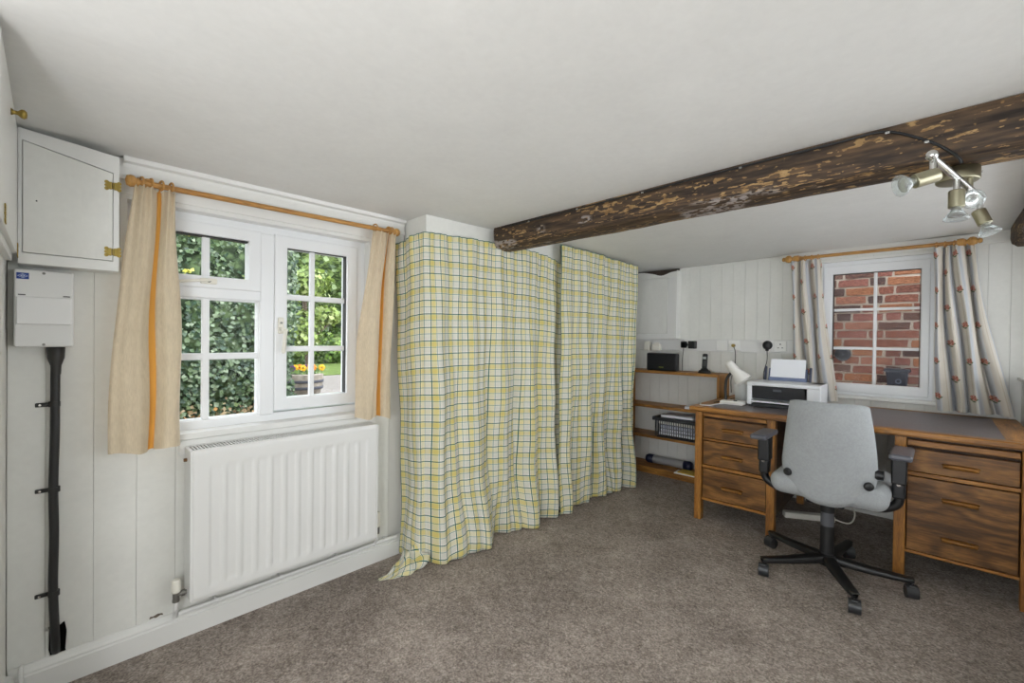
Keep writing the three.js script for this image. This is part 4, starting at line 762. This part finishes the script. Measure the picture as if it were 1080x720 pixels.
// ---------------------------------------------------------------- outside the small window: brick wall
{
  const zf = -4.85, g = thing('brick_wall', 'old red brick wall outside the small window', 'wall', [0, 0, 0]);
  mesh('mortar', cb(-3.2, 1.6, -0.3, 2.5, zf - 0.24, zf - 0.005, 0), M({ color: '#b8b0a3', roughness: 1, bumpMap: paintBump, bumpScale: 0.004 }), g);
  const mats = [[124, 80, 65], [111, 73, 61], [138, 95, 77], [92, 67, 58], [142, 97, 70], [107, 84, 75], [81, 63, 58], [130, 86, 75]].map(([r, gg, b], i) => M({ map: tex(128, 64, (u, v) => { const n = (fbm(u * 14 + i * 3, v * 9 + i, 14 * 9, 9 * 9, 4) - 0.5) * 90, k = fbm(u * 40, v * 24, 40, 24, 2) > 0.66 ? -26 : 0; return [r + n + k, gg + n * 0.8 + k, b + n * 0.7 + k]; }), roughness: 0.95, bumpMap: paintBump, bumpScale: 0.003 }));
  const rough = (w, h) => { const q = new THREE.BoxGeometry(w, h, 0.03, 4, 2, 1), p = q.attributes.position; for (let i = 0; i < p.count; i++) { const e = (a) => (hash(Math.round((p.getX(i) + a) * 9000), Math.round((p.getY(i) + a * 3) * 9000)) - 0.5); p.setXYZ(i, p.getX(i) + e(1.1) * 0.007, p.getY(i) + e(2.3) * 0.006, p.getZ(i) + e(5.7) * 0.004); } q.computeVertexNormals(); return q; };
  const long = [0, 1, 2].map((k) => rough(0.208 - k * 0.004, 0.061)), short = [0, 1, 2].map((k) => rough(0.097 - k * 0.003, 0.061));
  const rest = mats.slice(0, 3).map(() => []);
  for (let r = 0, y = -0.26; y < 2.42; r++, y += 0.0745) {
    let x = -3.1 - (r % 2 ? 0.165 : 0) + rr(-0.012, 0.012), k = r % 3;
    while (x < 1.5) {
      const isLong = k++ % 2 === 0 || rnd() < 0.16, w = isLong ? 0.222 : 0.11, cx = x + w / 2; x += w;
      const geo = (isLong ? long : short)[Math.floor(rnd() * 3)], zz = zf - 0.012 + rr(-0.003, 0.004), mi = Math.floor(rnd() * mats.length);
      if (cx > -0.95 && cx < 0.12 && y > 0.66 && y < 1.95) mesh('brick', geo, mats[mi], g, [cx, y + 0.033 + rr(-0.003, 0.003), zz], [0, 0, rr(-0.012, 0.012)]);
      else rest[mi % 3].push(geo.clone().translate(cx, y + 0.033, zz));
    }
  }
  rest.forEach((l, i) => { const m = mesh('brickwork', l, mats[i], g); m.userData.kind = 'stuff'; });
}
{
  const o = thing('wall_vent', 'round black vent cap on the brick wall', 'vent', [-0.611, 1.09, -4.845]);
  mesh('cap', lathe([[0, 0.035], [0.03, 0.034], [0.055, 0.026], [0.06, 0.012], [0.05, 0], [0, 0]], 28).rotateX(Math.PI / 2), M({ color: '#1b1f24', roughness: 0.5 }), o);
  mesh('boss', lathe([[0, 0.044], [0.012, 0.042], [0.014, 0.034], [0, 0.034]], 16).rotateX(Math.PI / 2), M({ color: '#2a2f36', roughness: 0.5 }), o);
}
{
  const o = thing('rain_hopper', 'black rainwater hopper on the brick wall at the window bottom', 'hopper', [-0.243, 0.8, -4.84]);
  const m = M({ color: '#1a1f2b', roughness: 0.45 });
  mesh('bowl', prism([[-0.055, 0], [0.055, 0], [0.07, 0.165], [-0.07, 0.165]], 0.1, 0.004), m, o);
  mesh('rim', bx(0.165, 0.024, 0.12, 0.005, 0, 0.172, 0.05), m, o);
  mesh('emblem', new THREE.TorusGeometry(0.016, 0.003, 6, 20), M({ color: '#5a6272', roughness: 0.5 }), o, [0.01, 0.085, 0.105]);
  mesh('downpipe', cyl(0.034, 0.034, 0.8, 0, -0.4, 0.045, 18), m, o);
}

// ---------------------------------------------------------------- outside the wide window: garden
const GY = 0.3;
function leafGeo(w, l) { const s = new THREE.BufferGeometry(); s.setAttribute('position', new THREE.Float32BufferAttribute([0, 0, 0, -w, l * 0.4, 0.12 * l, 0, l, 0, w, l * 0.4, 0.12 * l, 0, l * 0.45, -0.04 * l], 3)); s.setAttribute('uv', new THREE.Float32BufferAttribute([0.5, 0, 0, 0.4, 0.5, 1, 1, 0.4, 0.5, 0.5], 2)); s.setIndex([0, 4, 1, 1, 4, 2, 4, 0, 3, 4, 3, 2]); s.computeVertexNormals(); return s; }
function leaves(name, parent, n, geo, place, cols, rough = 0.45) {
  const m = MP({ color: '#ffffff', roughness: rough, side: THREE.DoubleSide, transmission: 0.2, thickness: 0 });
  const im = shadow(new THREE.InstancedMesh(geo, m, n)); im.name = name; im.userData.kind = 'stuff'; const o = new THREE.Object3D(), c = new THREE.Color();
  for (let i = 0; i < n; i++) { place(o); o.updateMatrix(); im.setMatrixAt(i, o.matrix); c.set(cols[Math.floor(rnd() * cols.length)]).multiplyScalar(rr(0.8, 1.2)); im.setColorAt(i, c); }
  parent.add(im); return im;
}
// ground: leaf-strewn soil by the ivy, gravel, lawn
struct('ground_gravel', metric(cb(-10, -2.42, GY - 0.1, GY, -12, 3, 0), 'x'), M({ map: tex(1024, 1024, (u, v) => { const n = (vn(u * 300, v * 300, 300, 300) - 0.5) * 110 + (fbm(u * 90, v * 90, 90, 90, 3) - 0.5) * 60; return [150 + n, 144 + n, 138 + n]; }), roughness: 1, bumpMap: carpetBump, bumpScale: 0.02 }), 'grey gravel path outside the wide window');
struct('ground_lawn', metric(cb(-24, -10, GY - 0.1, GY + 0.02, -24, 6, 0), 'x'), M({ map: tex(1024, 1024, (u, v) => { const n = (vn(u * 260, v * 260, 260, 260) - 0.5) * 60 + (fbm(u * 20, v * 20, 20, 20, 4) - 0.5) * 70; return [112 + n, 136 + n, 64 + n * 0.6]; }), roughness: 1, bumpMap: carpetBump, bumpScale: 0.03 }), 'bright green lawn beyond the gravel');
const blob = (rx, ry, rz, x, y, z, k = 1) => { const g = new THREE.IcosahedronGeometry(1, 4), p = g.attributes.position; for (let i = 0; i < p.count; i++) { const s = 1 + 0.28 * (fbm(p.getX(i) * 2.3 + k * 7 + 20, p.getY(i) * 2.3 + p.getZ(i) * 1.7 + 20, 999, 999, 3) - 0.5) * 2; p.setXYZ(i, p.getX(i) * rx * s + x, p.getY(i) * ry * s + y, p.getZ(i) * rz * s + z); } g.computeVertexNormals(); return g; };
const mottle = (a, b, k) => M({ map: tex(512, 512, (u, v) => mix3(a, b, sst(0.38, 0.66, 0.6 * fbm(u * k, v * k, k, k, 3) + 0.4 * vn(u * k * 3, v * k * 3, k * 3, k * 3))), true), roughness: 1, bumpMap: paintBump, bumpScale: 0.03 });
const core = mottle([40, 52, 34], [96, 116, 78], 40);
const crownMat = mottle([52, 66, 36], [122, 142, 82], 60);
const aim = (o, n, spread = 0.9) => { o.lookAt(o.position.x + n[0] + rr(-spread, spread), o.position.y + n[1] + rr(-spread, spread), o.position.z + n[2] + rr(-spread, spread)); o.rotateZ(rr(0, 6.28)); };
{
  const o = thing('ivy_hedge', 'tall ivy thicket with dark glossy leaves outside the wide window', 'ivy', [-5.2, GY, -0.6]);
  mesh('stems', [blob(0.42, 1.9, 1.2, -0.15, 1.3, 0.0, 1), blob(0.4, 1.8, 0.75, -0.1, 1.6, -0.55, 2), blob(0.4, 1.5, 1.0, -0.5, 1.5, 1.1, 5)], core, o);
  const ivy = ['#435a40', '#4e6745', '#5c754f', '#6d855c', '#3a523c', '#7c9070', '#98a88a', '#46604c', '#657a54'];
  leaves('foliage', o, 24000, leafGeo(0.02, 0.044), (q) => {
    const t = rnd(), z = rr(-1.27, 1.1), y = rr(0.15, 3.3), bulge = 0.4 * Math.sqrt(Math.max(0.05, 1 - Math.pow((z - 0.0) / 1.45, 2)));
    q.position.set(bulge * 0.9 + 0.16 * (fbm(z * 3 + 40, y * 3 + 40, 999, 999, 3) - 0.5) - t * t * 0.35, y, Math.max(z, -1.32 + 0.25 * fbm(y * 1.6 + 3, 7, 99, 99, 3) - 0.18 * (y > 1.2 ? (y - 1.2) : 0)));
    aim(q, [1.3, 0.25, -0.1]); q.scale.setScalar(rr(0.7, 1.35));
  }, ivy, 0.35);
  leaves('flower_head', o, 420, leafGeo(0.03, 0.045), (q) => { const c = Math.floor(rnd() * 26), z = -1.2 + hash(c, 3) * 1.9, y = 1.25 + hash(c, 9) * 1.5; q.position.set(0.42 + rr(-0.04, 0.05), y + rr(-0.05, 0.05), z + rr(-0.05, 0.05)); aim(q, [1, 0.6, 0], 1.4); q.scale.setScalar(rr(0.6, 1.1)); }, ['#b9b84a', '#a7a63c', '#c8c766'], 0.7);
  leaves('leaf_litter', o, 5000, leafGeo(0.02, 0.045), (q) => { q.position.set(rr(0.1, 1.5), rr(0.0, 0.32) * rnd(), rr(-1.15, 1.3)); aim(q, [0.5, 1, 0], 1.1); q.scale.setScalar(rr(0.6, 1.2)); }, ['#8a7450', '#a98d63', '#6d5c40', '#5f7042', '#c08f4e', '#4d5c38', '#9a8a6a'], 0.8);
}
{
  const o = thing('garden_fence', 'weathered board fence glimpsed through the left window light', 'fence', [-6.9, GY, 0.4]);
  for (let i = 0; i < 22; i++) mesh('fence_board', wood(cb(-0.012, 0.012, 0, 1.25 + rr(-0.02, 0.02), i * 0.105 - 1.0, i * 0.105 - 0.905, 0.004), 'y'), M({ color: ['#a89a82', '#978a74', '#b0a48e'][i % 3], roughness: 0.95 }), o);
  mesh('fence_rail', [cb(-0.05, -0.013, 0.3, 0.38, -1, 1.3), cb(-0.05, -0.013, 0.95, 1.03, -1, 1.3)], M({ color: '#8c806c', roughness: 0.95 }), o);
}
{
  const o = thing('garden_shrub', 'light green hedge shrub above the board fence', 'shrub', [-7.7, GY, 0.9]);
  mesh('branches', [blob(0.6, 1.2, 2.0, 0, 2.0, 0, 3)], core, o);
  leaves('foliage', o, 3000, leafGeo(0.035, 0.075), (q) => { const z = rr(-1.9, 1.6), y = rr(1.0, 3.4); q.position.set(0.55 + rr(-0.15, 0.2), y, z); aim(q, [1.2, 0.4, 0]); q.scale.setScalar(rr(0.7, 1.3)); }, ['#6f8a3c', '#88a24a', '#5d7a36', '#9fb35c', '#4e6a34'], 0.5);
}
{
  const px = -6.75, pz = -2.58, o = thing('barrel_planter', 'half-barrel stone planter on the gravel outside the window', 'planter', [px, GY, pz]);
  const st = M({ map: tex(256, 256, (u, v) => { const n = (fbm(u * 30, v * 20, 30, 20, 4) - 0.5) * 70; return [150 + n, 142 + n, 130 + n]; }), roughness: 0.95 });
  mesh('bowl', lathe([[0, 0], [0.215, 0], [0.26, 0.16], [0.275, 0.33], [0.25, 0.345], [0.24, 0.33], [0.235, 0.26], [0, 0.26]], 32), st, o);
  for (const y of [0.14, 0.235]) mesh('hoop', lathe([[0.25 + y * 0.05, y - 0.02], [0.262 + y * 0.07, y - 0.018], [0.264 + y * 0.07, y + 0.018], [0.25 + y * 0.05, y + 0.02]], 32), M({ color: '#4b4d55', metalness: 0.4, roughness: 0.6 }), o);
  mesh('soil', cyl(0.235, 0.235, 0.02, 0, 0.305, 0), M({ color: '#3a2c20', roughness: 1 }), o);
  const cols = [['#f2b822', 'yellow'], ['#f08a1e', 'orange'], ['#f4cf2e', 'bright yellow'], ['#5a2f63', 'purple']];
  const spots = [[0.16, 0.2, 0], [0.1, 0.1, 1], [0.18, 0.03, 2], [0.14, -0.06, 0], [0.05, -0.14, 0], [0.1, -0.2, 3], [0.03, 0.02, 3], [-0.05, 0.1, 2], [-0.02, -0.05, 1]];
  spots.forEach(([x, z, c], i) => {
    const fl = thing('pansy', ['yellow pansy at the ivy side of the barrel planter', 'orange pansy second from the ivy in the planter', 'bright yellow pansy at the front middle of the planter', 'yellow pansy just right of the planter middle', 'yellow pansy near the gravel side of the planter', 'purple pansy at the gravel end of the planter', 'purple pansy in the centre of the planter', 'bright yellow pansy at the back of the planter', 'orange pansy behind the purple one in the planter'][i], 'flower', [px + x, GY + 0.315, pz - z], 0, 'pansies in the barrel planter');
    mesh('stem', cyl(0.004, 0.004, 0.1, 0, 0.05, 0, 6), M({ color: '#4d7030', roughness: 0.8 }), fl);
    const pet = []; for (let k = 0; k < 5; k++) pet.push(new THREE.SphereGeometry(0.026, 8, 6).scale(1, 1, 0.25).translate(0, 0.022, 0).rotateZ(k * 1.2566));
    mesh('petals', pet, M({ color: cols[c][0], roughness: 0.7 }), fl, [0.01, 0.115, 0], [-0.3, 1.2, 0]);
    mesh('eye', new THREE.SphereGeometry(0.011, 8, 6), M({ color: '#3a1f16', roughness: 0.8 }), fl, [0.02, 0.117, 0.004]);
  });
  leaves('leaves', o, 300, leafGeo(0.025, 0.06), (q) => { const a = rr(0, 6.28), r = rr(0, 0.25); q.position.set(Math.cos(a) * r, 0.32 + rr(0, 0.06), Math.sin(a) * r); aim(q, [0.6, 1, 0], 1); q.scale.setScalar(rr(0.7, 1.2)); }, ['#5c7a34', '#7d9a4c', '#46642c'], 0.6);
}
function tree(label, at, crowns, n, cols, trunkPts, r, spread) {
  const o = thing('garden_tree', label, 'tree', at);
  if (trunkPts) mesh('trunk', trunkPts.map(([pts, rr0]) => tube(pts, rr0, 30, 8)), M({ color: '#5d5144', roughness: 1 }), o);
  mesh('inner_crown', crowns.map(([x, y, z, a, b, c], i) => blob(a * 0.8, b * 0.8, c * 0.8, x, y, z, i + 11)), crownMat, o);
  leaves('foliage', o, n, leafGeo(r * 0.5, r), (q) => { const c = crowns[Math.floor(rnd() * crowns.length)], u = rr(-1, 1), a = rr(0, 6.28), k = Math.sqrt(1 - u * u), s = rr(0.8, 1.12); q.position.set(c[0] + c[3] * k * Math.cos(a) * s, c[1] + c[4] * u * s, c[2] + c[5] * k * Math.sin(a) * s); aim(q, [k * Math.cos(a), u + 0.3, k * Math.sin(a)]); q.scale.setScalar(rr(0.7, 1.4)); }, cols, 0.55);
}
tree('broad leafy tree filling the back of the garden', [-15, GY, -7.2], [[0, 3.6, 0, 1.5, 2.4, 3.2], [0.4, 4.8, -2.6, 1.5, 2.3, 2.2], [-0.6, 4.4, 3, 1.6, 2.6, 2.6], [-1, 1.5, -3.4, 1, 1.5, 1.6]], 22000, ['#5f7840', '#738a4a', '#4e6436', '#87996a', '#425632', '#6a7d44'], [[[[0, 0, 0], [0.1, 1, 0.1], [0, 2.4, 0]], 0.16]], 0.15);
tree('tall dense tree screen behind the garden', [-21, GY, -9], [[0, 3, 0, 1.5, 4, 5], [0, 7, -3, 1.5, 4, 6], [0, 3, -8, 1.5, 4.5, 5], [0, 7.5, 4, 1.5, 4, 5], [0, 3, 8, 1.5, 4.5, 5]], 26000, ['#55693c', '#66794a', '#48593a', '#748560'], [[[[0, 0, 0], [0, 2, 0.1]], 0.2]], 0.3);
tree('low dark hedge along the far edge of the lawn', [-14.2, GY, -7], [[0, 0.55, 0, 0.5, 0.6, 1.6], [0, 0.5, -2.6, 0.5, 0.55, 1.6], [0, 0.6, 2.4, 0.5, 0.6, 1.6]], 4500, ['#52702f', '#6f8c3e', '#86a050', '#425c2a'], null, 0.1);
tree('young shrub with yellow-green leaves beyond the planter', [-8.8, GY, -3.45], [[0, 0.98, 0.1, 0.26, 0.38, 0.3], [0, 1.3, -0.32, 0.2, 0.14, 0.3], [0.1, 1.9, 0.1, 0.3, 0.3, 0.45]], 1500, ['#8aa24e', '#9db05e', '#748c42', '#a8b674'], [[[[0, 0, 0], [0, 0.7, 0.02], [0.02, 1.8, 0.1]], 0.045], [[[0, 0.8, 0], [0, 1.0, -0.25], [0, 1.3, -0.55]], 0.02]], 0.08);

// ---------------------------------------------------------------- unseen lamps added behind the camera as fill light
function globe(label, x, y, z, p) {
  const o = thing('fill_lamp', label, 'lamp', [x, y, z]);
  mesh('globe', new THREE.SphereGeometry(0.13, 32, 20), M({ color: '#fffaf2', emissive: '#f6f8ff', emissiveIntensity: 1.0, roughness: 0.5 }), o);
  mesh('rod', cyl(0.006, 0.006, ceilY(x) - y - 0.13, 0, 0.13 + (ceilY(x) - y - 0.13) / 2, 0, 10), chrome, o);
  mesh('rose', cyl(0.05, 0.05, 0.02, 0, ceilY(x) - y - 0.011, 0), chrome, o);
  const l = new THREE.PointLight(new THREE.Color().setRGB(0.95, 0.97, 1.0), p, 0, 2); l.castShadow = true; l.shadow.radius = 6.5; o.add(l);
}
globe('added opal globe fill lamp behind the camera near the wall return', -0.2, 1.0, 0.45, FILL_GLOBE_POWER);
globe('added opal globe fill lamp behind the camera by the added window', 0.9, 1.0, 1.4, FILL_GLOBE_POWER);

renderer.render(scene, camera);
